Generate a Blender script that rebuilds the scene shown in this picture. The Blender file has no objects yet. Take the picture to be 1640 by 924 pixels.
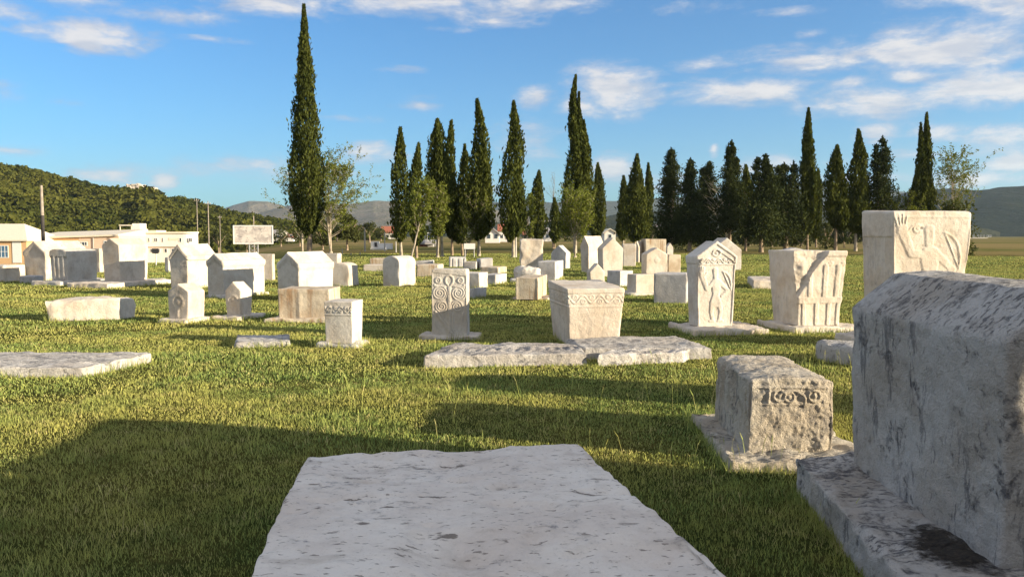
import bpy, math, random
import numpy as np
R = math.radians
random.seed(7)
rng = np.random.default_rng(7)
SC = bpy.context.scene
COL = SC.collection

# ------------------------------------------------------------------ camera
F, EYE, HOR = 1300.0, 1.6, 378.0
PITCH = math.atan((462 - HOR) / F)
cp, sp = math.cos(PITCH), math.sin(PITCH)
cam = bpy.data.cameras.new("camera")
cam.sensor_width = 36.0
cam.lens = 36.0 * F / 1640
cam.clip_start = 0.05
cam.clip_end = 30000
co = bpy.data.objects.new("camera", cam)
COL.objects.link(co)
co.location = (0, 0, EYE)
co.rotation_euler = (R(90) - PITCH, 0, 0)
SC.camera = co

# ------------------------------------------------------------------ light
SUN_EL, SUN_AZ = R(12.4), R(19.5)       # the sun stands to the right, AZ behind the camera plane
to_sun = (math.cos(SUN_AZ) * math.cos(SUN_EL), -math.sin(SUN_AZ) * math.cos(SUN_EL), math.sin(SUN_EL))
SC.view_settings.view_transform = 'Standard'
SC.view_settings.look = 'None'
SC.view_settings.gamma = 1
SC.view_settings.exposure = 1.22
sl = bpy.data.lights.new("sun", 'SUN')
sl.energy = 5.0
sl.angle = R(0.5)
sl.color = (1.0, 0.84, 0.60)
so = bpy.data.objects.new("sun", sl)
COL.objects.link(so)
import mathutils
so.rotation_euler = mathutils.Vector(to_sun).to_track_quat('Z', 'Y').to_euler()
so.location = (20, -20, 30)

world = bpy.data.worlds.new("World")
SC.world = world
world.use_nodes = True
wt = world.node_tree
for n in list(wt.nodes): wt.nodes.remove(n)
SKY_STRENGTH = 0.064

class NT:
    """small helper to write node trees"""
    def __init__(s, tree): s.t = tree
    def n(s, kind, **kw):
        nd = s.t.nodes.new(kind)
        for k, v in kw.items():
            if k == 'inp':
                for a, b in v.items(): s.put(nd.inputs[a], b)
            else: setattr(nd, k, v)
        return nd
    def put(s, sock, v):
        if isinstance(v, bpy.types.NodeSocket): s.t.links.new(v, sock)
        elif isinstance(v, (tuple, list)) and len(v) == 3 and sock.type == 'RGBA': sock.default_value = (*v, 1)
        else: sock.default_value = v
    def math(s, op, a, b=0.0, c=0.0, clamp=False):
        nd = s.n('ShaderNodeMath', operation=op, use_clamp=clamp)
        s.put(nd.inputs[0], a); s.put(nd.inputs[1], b); s.put(nd.inputs[2], c)
        return nd.outputs[0]
    def vmath(s, op, a, b=(0, 0, 0), out=0):
        nd = s.n('ShaderNodeVectorMath', operation=op)
        s.put(nd.inputs[0], a); s.put(nd.inputs[1], b)
        return nd.outputs[out]
    def smooth(s, v, lo, hi, a=0.0, b=1.0):
        nd = s.n('ShaderNodeMapRange', interpolation_type='SMOOTHSTEP')
        s.put(nd.inputs[0], v); nd.inputs[1].default_value = lo; nd.inputs[2].default_value = hi
        nd.inputs[3].default_value = a; nd.inputs[4].default_value = b
        return nd.outputs[0]
    def noise(s, vec, scale, detail=4, rough=0.55, dist=0.0):
        nd = s.n('ShaderNodeTexNoise')
        s.put(nd.inputs['Vector'], vec)
        nd.inputs['Scale'].default_value = scale; nd.inputs['Detail'].default_value = detail
        nd.inputs['Roughness'].default_value = rough; nd.inputs['Distortion'].default_value = dist
        return nd.outputs['Fac']
    def mix(s, fac, a, b, blend='MIX'):
        nd = s.n('ShaderNodeMix', data_type='RGBA', blend_type=blend)
        s.put(nd.inputs[0], fac); s.put(nd.inputs[6], a); s.put(nd.inputs[7], b)
        return nd.outputs[2]
    def scale(s, vec, sc):
        nd = s.n('ShaderNodeMapping'); s.put(nd.inputs[0], vec); nd.inputs[3].default_value = sc
        return nd.outputs[0]

W = NT(wt)
sky = W.n('ShaderNodeTexSky', sky_type='NISHITA')
sky.sun_disc = False
sky.sun_elevation = SUN_EL
sky.sun_rotation = math.atan2(to_sun[0], to_sun[1])
sky.altitude = 100
sky.air_density = 1.0
sky.dust_density = 0.6
sky.ozone_density = 3.0
tc = W.n('ShaderNodeTexCoord')
dirv = tc.outputs['Generated']
sep = W.n('ShaderNodeSeparateXYZ'); W.put(sep.inputs[0], dirv)
az = W.math('ARCTAN2', sep.outputs[0], sep.outputs[1])
el = W.math('ARCSINE', sep.outputs[2])
cmb = W.n('ShaderNodeCombineXYZ'); W.put(cmb.inputs[0], az); W.put(cmb.inputs[1], el)
azel = cmb.outputs[0]
# cloud banks: direction (from the horizon point straight ahead), half widths, weight
CL = [(175,74,85,26,.9),(430,18,150,26,.75),(700,22,230,30,.8),(560,8,110,16,.7),(130,14,90,18,.55),(330,6,90,12,.6),(915,24,80,16,.7),(20,30,50,20,.6),(590,248,62,20,.8),
      (400,268,105,24,.62),(675,172,48,16,.6),(980,150,85,48,1.0),(1175,152,110,26,.75),(1130,112,70,12,.6),
      (1300,105,170,26,.65),(1490,85,170,44,.8),(1560,150,170,34,.95),(1390,165,110,34,.85),(1620,20,60,40,.8),(1500,215,50,20,.9),
      (1590,225,110,26,.7),(1620,263,45,14,.9),(980,272,45,26,.9),(1060,290,60,14,.5),(862,160,40,26,.7),(850,225,70,46,.5),
      (190,278,90,20,.65),(262,293,26,20,.95),(20,243,50,9,.7),(1140,241,9,13,.8),(1290,66,30,8,.6),(1400,215,40,16,.8),
      (1240,262,60,16,.6),(1200,275,60,14,.5),(1500,15,120,14,.5),(1560,290,90,9,.5),(640,120,50,8,.3),(120,170,30,6,.35),
      (300,40,110,14,.6),(60,60,60,14,.45),(800,50,90,10,.5),(1060,30,120,12,.4),(1250,35,60,8,.4),(1350,140,60,16,.7),(1450,130,50,18,.8),(700,60,60,8,.35),(560,195,60,7,.35),(350,75,60,6,.35),(930,175,60,20,.7),(1230,150,60,22,.8),(1600,90,80,30,.6),(1330,262,60,10,.5),(1460,250,60,10,.5),(1100,300,150,13,.5),(1350,288,120,13,.6),(1550,288,120,14,.7),(760,305,110,16,.5),(560,280,60,10,.5),(-300,120,200,60,.8),(2000,140,250,90,.9)]
acc = None
for (px, py, sx, sy, w_) in CL:
    c = (math.atan((px - 820) / F), (HOR - py) / F * math.cos(math.atan((px - 820) / F)), 0)
    v = W.vmath('SUBTRACT', azel, c)
    v = W.vmath('MULTIPLY', v, (F / sx / 1.25, F / sy / 1.25, 0))
    l = W.vmath('LENGTH', v, out=1)
    m = W.math('MULTIPLY_ADD', l, -w_, w_, clamp=True)
    acc = m if acc is None else W.math('MAXIMUM', acc, m)
# overhead and behind the camera: unseen broken cloud, thickened for neutral fill light
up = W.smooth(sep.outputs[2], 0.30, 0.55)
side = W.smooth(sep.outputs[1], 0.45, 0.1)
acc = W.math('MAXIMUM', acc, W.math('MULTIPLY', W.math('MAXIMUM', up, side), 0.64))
st = W.scale(azel, (1.0, 2.6, 1.0))
n1 = W.noise(st, 11.0, 10, 0.66, 0.35)
n2 = W.noise(st, 34.0, 6, 0.6, 0.1)
dens = W.math('MULTIPLY_ADD', W.math('SUBTRACT', n1, 0.5), 2.0, W.math('MULTIPLY', acc, 1.12))
dens = W.math('MULTIPLY_ADD', W.math('SUBTRACT', n2, 0.5), 0.75, dens)
cmask = W.smooth(dens, 0.05, 0.86)
cmask = W.math('MULTIPLY', cmask, W.smooth(acc, 0.0, 0.12))
core = W.smooth(dens, 0.30, 0.95)
K = SKY_STRENGTH * (2 ** SC.view_settings.exposure)
ccol = W.mix(core, tuple(v / K for v in (0.52, 0.58, 0.72)), tuple(v / K for v in (0.92, 0.86, 0.82)))
under = W.smooth(W.noise(W.scale(W.vmath('ADD', azel, (0, .02, 0)), (1, 3.4, 1)), 13.0, 4, 0.5), 0.45, 0.66)
ccol = W.mix(W.math('MULTIPLY', under, 0.55), ccol, tuple(v / K for v in (0.42, 0.47, 0.60)))
skyc = W.mix(1.0, sky.outputs[0], (0.50, 1.02, 1.40), 'MULTIPLY')
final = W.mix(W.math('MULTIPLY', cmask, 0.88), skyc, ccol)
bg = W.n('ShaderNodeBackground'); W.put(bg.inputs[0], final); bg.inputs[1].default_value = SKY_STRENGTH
wo = W.n('ShaderNodeOutputWorld'); wt.links.new(bg.outputs[0], wo.inputs[0])

# ------------------------------------------------------------------ projection helpers (photo pixel -> place on the ground)
def S(x, lo, hi):
    t = np.clip((x - lo) / (hi - lo), 0, 1)
    return t * t * (3 - 2 * t)

def terrain(x, y):
    x = np.asarray(x, float); y = np.asarray(y, float)
    r = np.sqrt(x * x + y * y)
    ang = np.arctan2(x, np.maximum(y, 1e-3))
    dip = -4.2 * S(r, 50, 120) * S(-ang, 0.20, 0.40) * S(y, 5, 30)
    return dip

def G(px, py, z=0.0):
    u = (px - 820) / F; v = (462 - py) / F
    dx, dy, dz = u, cp + v * sp, -sp + v * cp
    t = (z - EYE) / dz
    return dx * t, dy * t

def at(px, py, Y):
    """world x, z seen at this pixel at forward distance Y"""
    u = (px - 820) / F; v = (462 - py) / F
    k = Y / (cp + v * sp)
    return u * k, EYE + k * (v * cp - sp)

def along(N, r, px, zz=0.0):
    u = (px - 820) / F
    h = EYE - zz
    return (u * (N[1] * cp + h * sp) - N[0]) / (r[0] - u * r[1] * cp)

# ------------------------------------------------------------------ numpy noise
def _hash(i, j, k, seed):
    h = (i * 374761393 + j * 668265263 + k * 2147483647 + seed * 974711) & 0xFFFFFFFF
    h = ((h ^ (h >> 13)) * 1274126177) & 0xFFFFFFFF
    h = ((h ^ (h >> 16)) * 2246822519) & 0xFFFFFFFF
    return ((h ^ (h >> 15)) & 0xFFFFFF) / float(0xFFFFFF)

def vnoise(p, seed=0):
    p = np.asarray(p, float)
    i = np.floor(p).astype(np.int64); f = p - i; f = f * f * (3 - 2 * f)
    o = 0
    for a in (0, 1):
        for b in (0, 1):
            for c in (0, 1):
                w = (f[..., 0] if a else 1 - f[..., 0]) * (f[..., 1] if b else 1 - f[..., 1]) * (f[..., 2] if c else 1 - f[..., 2])
                o = o + w * _hash(i[..., 0] + a, i[..., 1] + b, i[..., 2] + c, seed)
    return o * 2 - 1

def fbm(p, octv=4, seed=0, gain=0.5):
    p = np.asarray(p, float); o = 0; a = 1
    for k in range(octv):
        o = o + a * vnoise(p * (2 ** k) + 17.3 * k, seed + k); a *= gain
    return o

# ------------------------------------------------------------------ materials
def newmat(name):
    m = bpy.data.materials.new(name); m.use_nodes = True
    t = m.node_tree
    for n in list(t.nodes): t.nodes.remove(n)
    return m, NT(t)

def finish(m, T, shader, disp=None):
    o = T.n('ShaderNodeOutputMaterial'); T.t.links.new(shader, o.inputs[0])

def bump(T, h, strength, dist, base=None):
    b = T.n('ShaderNodeBump'); b.inputs['Strength'].default_value = strength; b.inputs['Distance'].default_value = dist
    T.put(b.inputs['Height'], h)
    if base is not None: T.put(b.inputs['Normal'], base)
    return b.outputs[0]

def plain(name, col, rough=0.8, var=0.12, scale=3.0, metallic=0.0):
    m, T = newmat(name)
    tc = T.n('ShaderNodeTexCoord').outputs['Object']
    n = T.noise(tc, scale, 6, 0.6)
    c = T.mix(T.math('MULTIPLY', T.smooth(n, .3, .7), 1.0), tuple(v * (1 - var) for v in col), tuple(min(1, v * (1 + var)) for v in col))
    p = T.n('ShaderNodeBsdfPrincipled', inp={'Base Color': c, 'Roughness': rough, 'Metallic': metallic, 'Specular IOR Level': 0.3})
    T.put(p.inputs['Normal'], bump(T, T.noise(tc, scale * 12, 4), 0.25, 0.02))
    finish(m, T, p.outputs[0]); return m

def stone_mat(name, light=(.60,.57,.52), tan=(.50,.44,.37), dark=(.13,.13,.15), lichen=0.3, top=0.5, streak=0.3, stain=0.0, rough_bump=0.5, pits=0.0, speck=0.25, grain=1.0, moss=None):
    m, T = newmat(name)
    tcn = T.n('ShaderNodeTexCoord')
    oi = T.n('ShaderNodeObjectInfo')
    off = T.math('MULTIPLY', oi.outputs['Random'], 37.0)
    cb = T.n('ShaderNodeCombineXYZ', inp={0: off, 1: off, 2: off})
    tc = T.vmath('ADD', tcn.outputs['Object'], cb.outputs[0])
    geo = T.n('ShaderNodeNewGeometry')
    nz = T.n('ShaderNodeSeparateXYZ', inp={0: geo.outputs['Normal']}).outputs[2]
    a = T.noise(tc, 1.7, 5, .6, .3)
    c = T.mix(T.smooth(a, .38, .68), light, tan)
    c = T.mix(T.math('MULTIPLY', T.smooth(T.noise(tc, 9, 7, .65), .45, .75), .35), c, tuple(v * .62 for v in tan))
    # fine speckling
    sp_ = T.smooth(T.noise(tc, 55, 5, .7), .54, .72)
    c = T.mix(T.math('MULTIPLY', sp_, speck), c, tuple(v * .55 for v in tan))
    # dark lichen crust
    l1 = T.noise(tc, 4.5, 9, .72, .4)
    l2 = T.noise(T.scale(tc, (1, 1, 1)), 26, 6, .7)
    lv = T.math('ADD', T.math('MULTIPLY', l1, .62), T.math('MULTIPLY', l2, .38))
    topw = T.smooth(nz, .35, .85, 0.0, top * .03)
    lv = T.math('ADD', lv, topw)
    lm = T.smooth(lv, .62 - lichen * .10, .70 - lichen * .06)
    cv = T.noise(T.scale(tc, (13, 34, 26)), 1.0, 6, .66, .5)
    cm = T.math('MULTIPLY', T.smooth(cv, .53, .61), T.smooth(nz, .35, .8, 0.0, min(1.0, top * .8)))
    cm = T.math('MULTIPLY', cm, T.smooth(T.noise(tc, 3.0, 4), .36, .55))
    lm = T.math('MAXIMUM', lm, cm)
    c = T.mix(T.math('MULTIPLY', lm, .82), c, dark)
    # rain streaks down the sides
    if streak > 0:
        sv = T.noise(T.scale(tc, (7, 7, 1.9)), 1.3, 9, .74, .4)
        sw = T.noise(tc, 1.3, 3)
        sm = T.math('MULTIPLY', T.smooth(sv, .53, .60), T.smooth(sw, .42, .58))
        sm = T.math('MULTIPLY', sm, T.smooth(nz, .6, .2))
        c = T.mix(T.math('MULTIPLY', sm, streak), c, tuple(v * 1.1 for v in dark))
    if stain > 0:
        rv = T.smooth(T.noise(T.scale(tc, (5, 5, .5)), 1.2, 4), .52, .66)
        c = T.mix(T.math('MULTIPLY', rv, stain), c, (.30, .17, .08))
    h = T.math('ADD', T.math('MULTIPLY', T.noise(tc, 22, 8, .68), 1.0), T.math('MULTIPLY', T.noise(tc, 90, 4, .6), .35))
    h = T.math('SUBTRACT', h, T.math('MULTIPLY', lm, .35))
    if pits > 0:
        # elongated water worn pits
        pv = T.noise(T.scale(tc, (7.5, 21, 15)), 1.0, 6, .62, .3)
        pz = T.noise(tc, 1.5, 2, .5)
        pm = T.math('MULTIPLY', T.smooth(pv, .60, .66), T.smooth(pz, .42, .58))
        pv2 = T.noise(T.scale(tc, (24, 60, 40)), 1.0, 3, .5)
        pm = T.math('MAXIMUM', pm, T.math('MULTIPLY', T.smooth(pv2, .63, .68), .8))
        pv3 = T.noise(T.scale(tc, (4.2, 12, 9)), 1.0, 6, .66, .4)
        pm = T.math('MAXIMUM', pm, T.math('MULTIPLY', T.smooth(pv3, .61, .66), T.smooth(T.noise(tc, 1.1, 2), .46, .56)))
        c = T.mix(T.math('MULTIPLY', T.smooth(T.noise(T.scale(tc, (2, 4, 3)), 1.4, 5, .6), .55, .72), .35), c, (.30, .25, .20))
        c = T.mix(T.math('MULTIPLY', pm, pits), c, (.10, .085, .07))
        h = T.math('SUBTRACT', h, T.math('MULTIPLY', pm, .8))
    if moss:
        mv = T.vmath('MULTIPLY', T.vmath('SUBTRACT', tcn.outputs['Object'], (moss[0], moss[1], .2)), (1 / moss[2], 1 / moss[3], 2.0))
        ml = T.math('ADD', T.vmath('LENGTH', mv, out=1), T.math('MULTIPLY', T.math('SUBTRACT', T.noise(tc, 9, 6, .7), .5), 2.2))
        mm = T.smooth(ml, 1.1, .6)
        c = T.mix(T.math('MULTIPLY', mm, .92), c, T.mix(T.smooth(T.noise(tc, 60, 3), .4, .7), (.020, .016, .012), (.06, .045, .03)))
        h = T.math('ADD', h, T.math('MULTIPLY', T.math('MULTIPLY', mm, T.noise(tc, 70, 3, .7)), .8))
    hv = T.math('MULTIPLY_ADD', oi.outputs['Random'], .14, .93)
    c = T.mix(1.0, c, T.n('ShaderNodeCombineColor', inp={0: hv, 1: hv, 2: hv}).outputs[0], 'MULTIPLY')
    p = T.n('ShaderNodeBsdfPrincipled', inp={'Base Color': c, 'Roughness': .92, 'Specular IOR Level': .15})
    T.put(p.inputs['Normal'], bump(T, h, rough_bump, .03 * grain))
    finish(m, T, p.outputs[0]); return m

def leaf_mat(name, dark, light, transl=.30, scale=.6):
    m, T = newmat(name)
    at_ = T.n('ShaderNodeAttribute', attribute_name='tint')
    pos = T.n('ShaderNodeNewGeometry').outputs['Position']
    n = T.noise(pos, scale, 3)
    f = T.math('ADD', T.math('MULTIPLY', at_.outputs['Fac'], .6), T.math('MULTIPLY', T.smooth(n, .35, .65), .4), clamp=True)
    c = T.mix(f, dark, light)
    d = T.n('ShaderNodeBsdfDiffuse', inp={'Color': c})
    tr = T.n('ShaderNodeBsdfTranslucent', inp={'Color': T.mix(1.0, c, (1.15, 1.1, .6), 'MULTIPLY')})
    mx = T.n('ShaderNodeMixShader', inp={0: transl}); T.t.links.new(d.outputs[0], mx.inputs[1]); T.t.links.new(tr.outputs[0], mx.inputs[2])
    finish(m, T, mx.outputs[0]); return m

M = {}
M['lime']   = stone_mat('limestone_clean', lichen=.45, top=.5, streak=.30, dark=(.20,.19,.18))
M['warm']   = stone_mat('limestone_warm', light=(.60,.55,.48), tan=(.52,.44,.35), lichen=.40, top=.5, streak=.30, dark=(.20,.18,.16))
M['stain']  = stone_mat('limestone_stained', light=(.60,.53,.42), tan=(.45,.36,.26), lichen=.25, top=.3, streak=.35, stain=.7)
M['grey']   = stone_mat('limestone_grey', light=(.52,.51,.50), tan=(.40,.38,.36), lichen=.45, top=.6, streak=.3)
M['crust']  = stone_mat('limestone_crusted', light=(.56,.545,.52), tan=(.46,.42,.37), dark=(.07,.075,.09), lichen=.8, top=1.1, streak=.6, rough_bump=.9, grain=1.6)
M['mossy']  = stone_mat('limestone_mossy', light=(.56,.545,.52), tan=(.46,.42,.37), dark=(.07,.075,.09), lichen=.8, top=1.1, streak=.6, rough_bump=.9, grain=1.6, moss=(1.98, 3.60, .17, .36))
M['craggy'] = stone_mat('limestone_craggy', light=(.68,.63,.54), tan=(.58,.50,.39), dark=(.12,.12,.13), lichen=.40, top=1.0, streak=.7, rough_bump=1.0, grain=2.0)
M['slab']   = stone_mat('limestone_slab', light=(.72,.68,.62), tan=(.63,.57,.51), dark=(.20,.20,.21), lichen=.55, top=0.0, streak=.2, rough_bump=.45, pits=.8, speck=.3)
M['flat']   = stone_mat('limestone_flat', light=(.56,.54,.51), tan=(.44,.40,.36), dark=(.10,.105,.125), lichen=1.0, top=1.1, streak=.4, rough_bump=.8, grain=1.5)
M['cypress'] = leaf_mat('cypress_foliage', (.022,.034,.010), (.110,.125,.030), .22, 1.2)
M['olive']  = leaf_mat('young_foliage', (.075,.10,.022), (.20,.225,.045), .35, .8)
M['pine']   = leaf_mat('conifer_foliage', (.018,.028,.014), (.065,.078,.028), .18, .6)
M['bush']   = leaf_mat('bush_foliage', (.035,.045,.018), (.10,.11,.04), .25, .5)
M['wood']   = leaf_mat('hill_forest_foliage', (.030,.044,.010), (.135,.135,.030), .22, .02)
M['bark']   = plain('bark', (.26,.20,.14), .95, .35, 4)
M['bark2']  = plain('pale_bark', (.36,.31,.24), .95, .3, 4)

# ------------------------------------------------------------------ object helpers
def mesh(name, verts, faces_list, mat, parent=None, smooth=True, sharp=None, tint=None):
    """faces_list: list of (n,k) int arrays"""
    me = bpy.data.meshes.new(name)
    verts = np.asarray(verts, np.float32)
    me.vertices.add(len(verts)); me.vertices.foreach_set('co', verts.ravel())
    loops = np.concatenate([f.ravel() for f in faces_list]).astype(np.int32)
    tot = np.concatenate([np.full(len(f), f.shape[1]) for f in faces_list]).astype(np.int32)
    st = np.concatenate([[0], np.cumsum(tot)[:-1]]).astype(np.int32)
    me.loops.add(len(loops)); me.loops.foreach_set('vertex_index', loops)
    me.polygons.add(len(tot)); me.polygons.foreach_set('loop_start', st); me.polygons.foreach_set('loop_total', tot)
    me.update(calc_edges=True)
    if smooth:
        me.polygons.foreach_set('use_smooth', np.ones(len(tot), bool))
        if sharp: me.set_sharp_from_angle(angle=R(sharp))
    if tint is not None:
        a = me.attributes.new('tint', 'FLOAT', 'POINT'); a.data.foreach_set('value', np.asarray(tint, np.float32))
    me.materials.append(mat)
    o = bpy.data.objects.new(name, me); COL.objects.link(o)
    if parent is not None: o.parent = parent
    return o

def tag(o, label=None, cat=None, group=None, kind=None):
    if label: o['label'] = label
    if cat: o['category'] = cat
    if group: o['group'] = group
    if kind: o['kind'] = kind
    return o

def empty(name, loc=(0, 0, 0), rz=0.0):
    o = bpy.data.objects.new(name, None); COL.objects.link(o); o.location = loc; o.rotation_euler = (0, 0, rz)
    o.empty_display_size = .2
    return o

class MB:
    """collects boxes, prisms and tubes into one mesh"""
    def __init__(s): s.v = []; s.f = []; s.n = 0
    def add(s, v, f):
        s.v += [tuple(p) for p in v]; s.f += [[i + s.n for i in q] for q in f]; s.n += len(v); return s
    def box(s, x0, x1, y0, y1, z0, z1):
        v = [(x0,y0,z0),(x1,y0,z0),(x1,y1,z0),(x0,y1,z0),(x0,y0,z1),(x1,y0,z1),(x1,y1,z1),(x0,y1,z1)]
        return s.add(v, [[0,3,2,1],[4,5,6,7],[0,1,5,4],[1,2,6,5],[2,3,7,6],[3,0,4,7]])
    def tube(s, a, b, ra, rb, k=7):
        a = mathutils.Vector(a); b = mathutils.Vector(b); d = (b - a).normalized()
        u = d.orthogonal().normalized(); w = d.cross(u)
        v = []
        for (c, r) in ((a, ra), (b, rb)):
            for i in range(k):
                t = 2 * math.pi * i / k; v.append(tuple(c + u * (r * math.cos(t)) + w * (r * math.sin(t))))
        f = [[i, (i + 1) % k, k + (i + 1) % k, k + i] for i in range(k)] + [list(range(k))[::-1], list(range(k, 2 * k))]
        return s.add(v, f)
    def gable(s, x0, x1, y0, y1, z0, zr, over=.3, th=.18, axis='x'):
        """two slope roof as a solid; ridge along axis"""
        if axis == 'x':
            ym = (y0 + y1) / 2
            pr = [(y0 - over, z0 - .05), (ym, zr), (y1 + over, z0 - .05), (y1 + over, z0 - .05 + th), (ym, zr + th), (y0 - over, z0 - .05 + th)]
            v = [(x0 - over, p[0], p[1]) for p in pr] + [(x1 + over, p[0], p[1]) for p in pr]
        else:
            xm = (x0 + x1) / 2
            pr = [(x0 - over, z0 - .05), (xm, zr), (x1 + over, z0 - .05), (x1 + over, z0 - .05 + th), (xm, zr + th), (x0 - over, z0 - .05 + th)]
            v = [(p[0], y0 - over, p[1]) for p in pr] + [(p[0], y1 + over, p[1]) for p in pr]
        f = [[i, (i + 1) % 6, 6 + (i + 1) % 6, 6 + i] for i in range(6)] + [[0, 5, 4, 1], [1, 4, 3, 2], [6, 7, 10, 11], [7, 8, 9, 10]]
        return s.add(v, f)
    def build(s, name, mat, parent=None, smooth=False):
        me = bpy.data.meshes.new(name); me.from_pydata(s.v, [], s.f); me.update()
        if smooth:
            me.polygons.foreach_set('use_smooth', np.ones(len(me.polygons), bool)); me.set_sharp_from_angle(angle=R(50))
        me.materials.append(mat)
        o = bpy.data.objects.new(name, me); COL.objects.link(o)
        if parent is not None: o.parent = parent
        return o

# ------------------------------------------------------------------ the stone block generator
def axis_pts(a, b, res, r):
    n = max(2, int(round((b - a) / res)))
    if n % 2: n += 1
    t = np.linspace(a, b, n + 1)
    if r > 0:
        e = [a + r * .33, a + r * .7, a + r, b - r, b - r * .7, b - r * .33]
        t = np.concatenate([t, [v for v in e if a < v < b]])
    t = np.unique(np.round(t, 5))
    keep = [t[0]]
    for v in t[1:]:
        if v - keep[-1] > min(res, r if r > 0 else res) * .22 or v == t[-1]: keep.append(v)
    return np.array(keep)

def block(name, mat, w, L, h, res=(.05, .05, .05), r=.03, rise=0.0, roof='gable', flare=(1, 1), front=None, left=None, right=None, topf=None,
          amp=.006, nsc=3.0, cornice=0.0, quad=None, parent=None, chip=.5, tilt=(0, 0), seed=0, amp2=0.0, hip=0.0, sharp=38, cut=None):
    if isinstance(res, (int, float)): res = (res, res, res)
    xs = axis_pts(-w / 2, w / 2, res[0], r); ys = axis_pts(0, L, res[1], r); zs = axis_pts(0, h, res[2], r)
    nx, ny, nz = len(xs), len(ys), len(zs)
    Xg, Yg, Zg = np.meshgrid(xs, ys, zs, indexing='ij')
    bd = np.zeros((nx, ny, nz), bool)
    bd[0] = bd[-1] = True; bd[:, 0] = bd[:, -1] = True; bd[:, :, 0] = bd[:, :, -1] = True
    idx = np.full((nx, ny, nz), -1, np.int64); idx[bd] = np.arange(bd.sum())
    x, y, z = Xg[bd], Yg[bd], Zg[bd]
    P = np.stack([x, y, z], 1)
    sd = seed * 13 + 5
    nv = fbm(P * 5 + sd, 3, sd)
    rv = r * np.clip(.65 + .5 * nv + chip * 3.0 * np.clip(fbm(P * 2.2 + sd * 3, 2, sd + 9) - .25, 0, 1), .2, 2.6)
    rv = np.minimum(rv, min(w, L, h * 2) * .45)
    C = np.stack([np.clip(x, -w / 2 + rv, w / 2 - rv), np.clip(y, rv, L - rv), np.minimum(z, h - rv)], 1)
    D = P - C; nn = np.linalg.norm(D, axis=1); nn[nn == 0] = 1
    Nn = D / nn[:, None]
    bot = (z <= 1e-6) & (nn <= 1e-6 + 0)
    P = C + Nn * rv[:, None]
    P[z <= 1e-6, 2] = 0
    inside = np.linalg.norm(D, axis=1) == 0
    P[inside] = np.stack([x, y, z], 1)[inside]
    x, y, z = P[:, 0], P[:, 1], P[:, 2]
    if roof == 'gable': g = 1 - np.abs(x) / (w / 2)
    elif roof == 'barrel': g = np.sqrt(np.clip(1 - (x / (w / 2)) ** 2, 0, 1))
    elif roof == 'gambrel': g = np.minimum(1, (1 - np.abs(x) / (w / 2)) * 1.9) * .8 + (1 - np.abs(x) / (w / 2)) * .2
    elif roof == 'back': g = y / L
    else: g = 0 * x
    if hip > 0: g = g * np.clip(np.minimum(y, L - y) / hip, 0, 1)
    zt = z * (1 + rise * g / h)
    d = np.zeros(len(x))
    wf, wb = np.clip(-Nn[:, 1], 0, 1), np.clip(Nn[:, 1], 0, 1)
    wl, wr = np.clip(-Nn[:, 0], 0, 1), np.clip(Nn[:, 0], 0, 1)
    if cornice:
        ov = cornice * S(z, h - .13, h - .115) * (wf + wb + wl + wr).clip(0, 1)
        d += ov
    if front is not None: d += wf * front(x, zt, w, h)
    if left is not None: d += wl * left(y, zt, L, h)
    if right is not None: d += wr * right(y, zt, L, h)
    if topf is not None: d += np.clip(Nn[:, 2], 0, 1) * topf(x, y)
    P3 = np.stack([x, y, zt], 1)
    d += amp * fbm(P3 * nsc + sd, 4, sd, .55)
    if amp2: d += amp2 * fbm(P3 * 14 + sd, 3, sd + 4, .6)
    Q = P3 + Nn * d[:, None]
    if cut is not None: Q[:, 1] = np.maximum(Q[:, 1], cut(Q[:, 0], Q[:, 2], w, h) * (Q[:, 1] < L * .6))
    k = Q[:, 2] / h
    Q[:, 0] *= 1 + (flare[0] - 1) * k
    Q[:, 1] = L / 2 + (Q[:, 1] - L / 2) * (1 + (flare[1] - 1) * k)
    if quad is not None:
        a = Q[:, 0] / w + .5; b = Q[:, 1] / L
        q = np.array(quad, float)   # FL, FR, BR, BL
        xy = ((1 - a) * (1 - b))[:, None] * q[0] + (a * (1 - b))[:, None] * q[1] + (a * b)[:, None] * q[2] + ((1 - a) * b)[:, None] * q[3]
        Q[:, :2] = xy
    Q[:, 2] += tilt[0] * Q[:, 0] + tilt[1] * Q[:, 1]
    def quads(I, flip):
        q = np.stack([I[:-1, :-1], I[1:, :-1], I[1:, 1:], I[:-1, 1:]], -1).reshape(-1, 4)
        return q[:, ::-1] if flip else q
    fs = [quads(idx[0], True), quads(idx[-1], False), quads(idx[:, 0], False), quads(idx[:, -1], True), quads(idx[:, :, -1], False), quads(idx[:, :, 0], True)]
    return mesh(name, Q, [np.concatenate(fs)], mat, parent, True, sharp)

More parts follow.
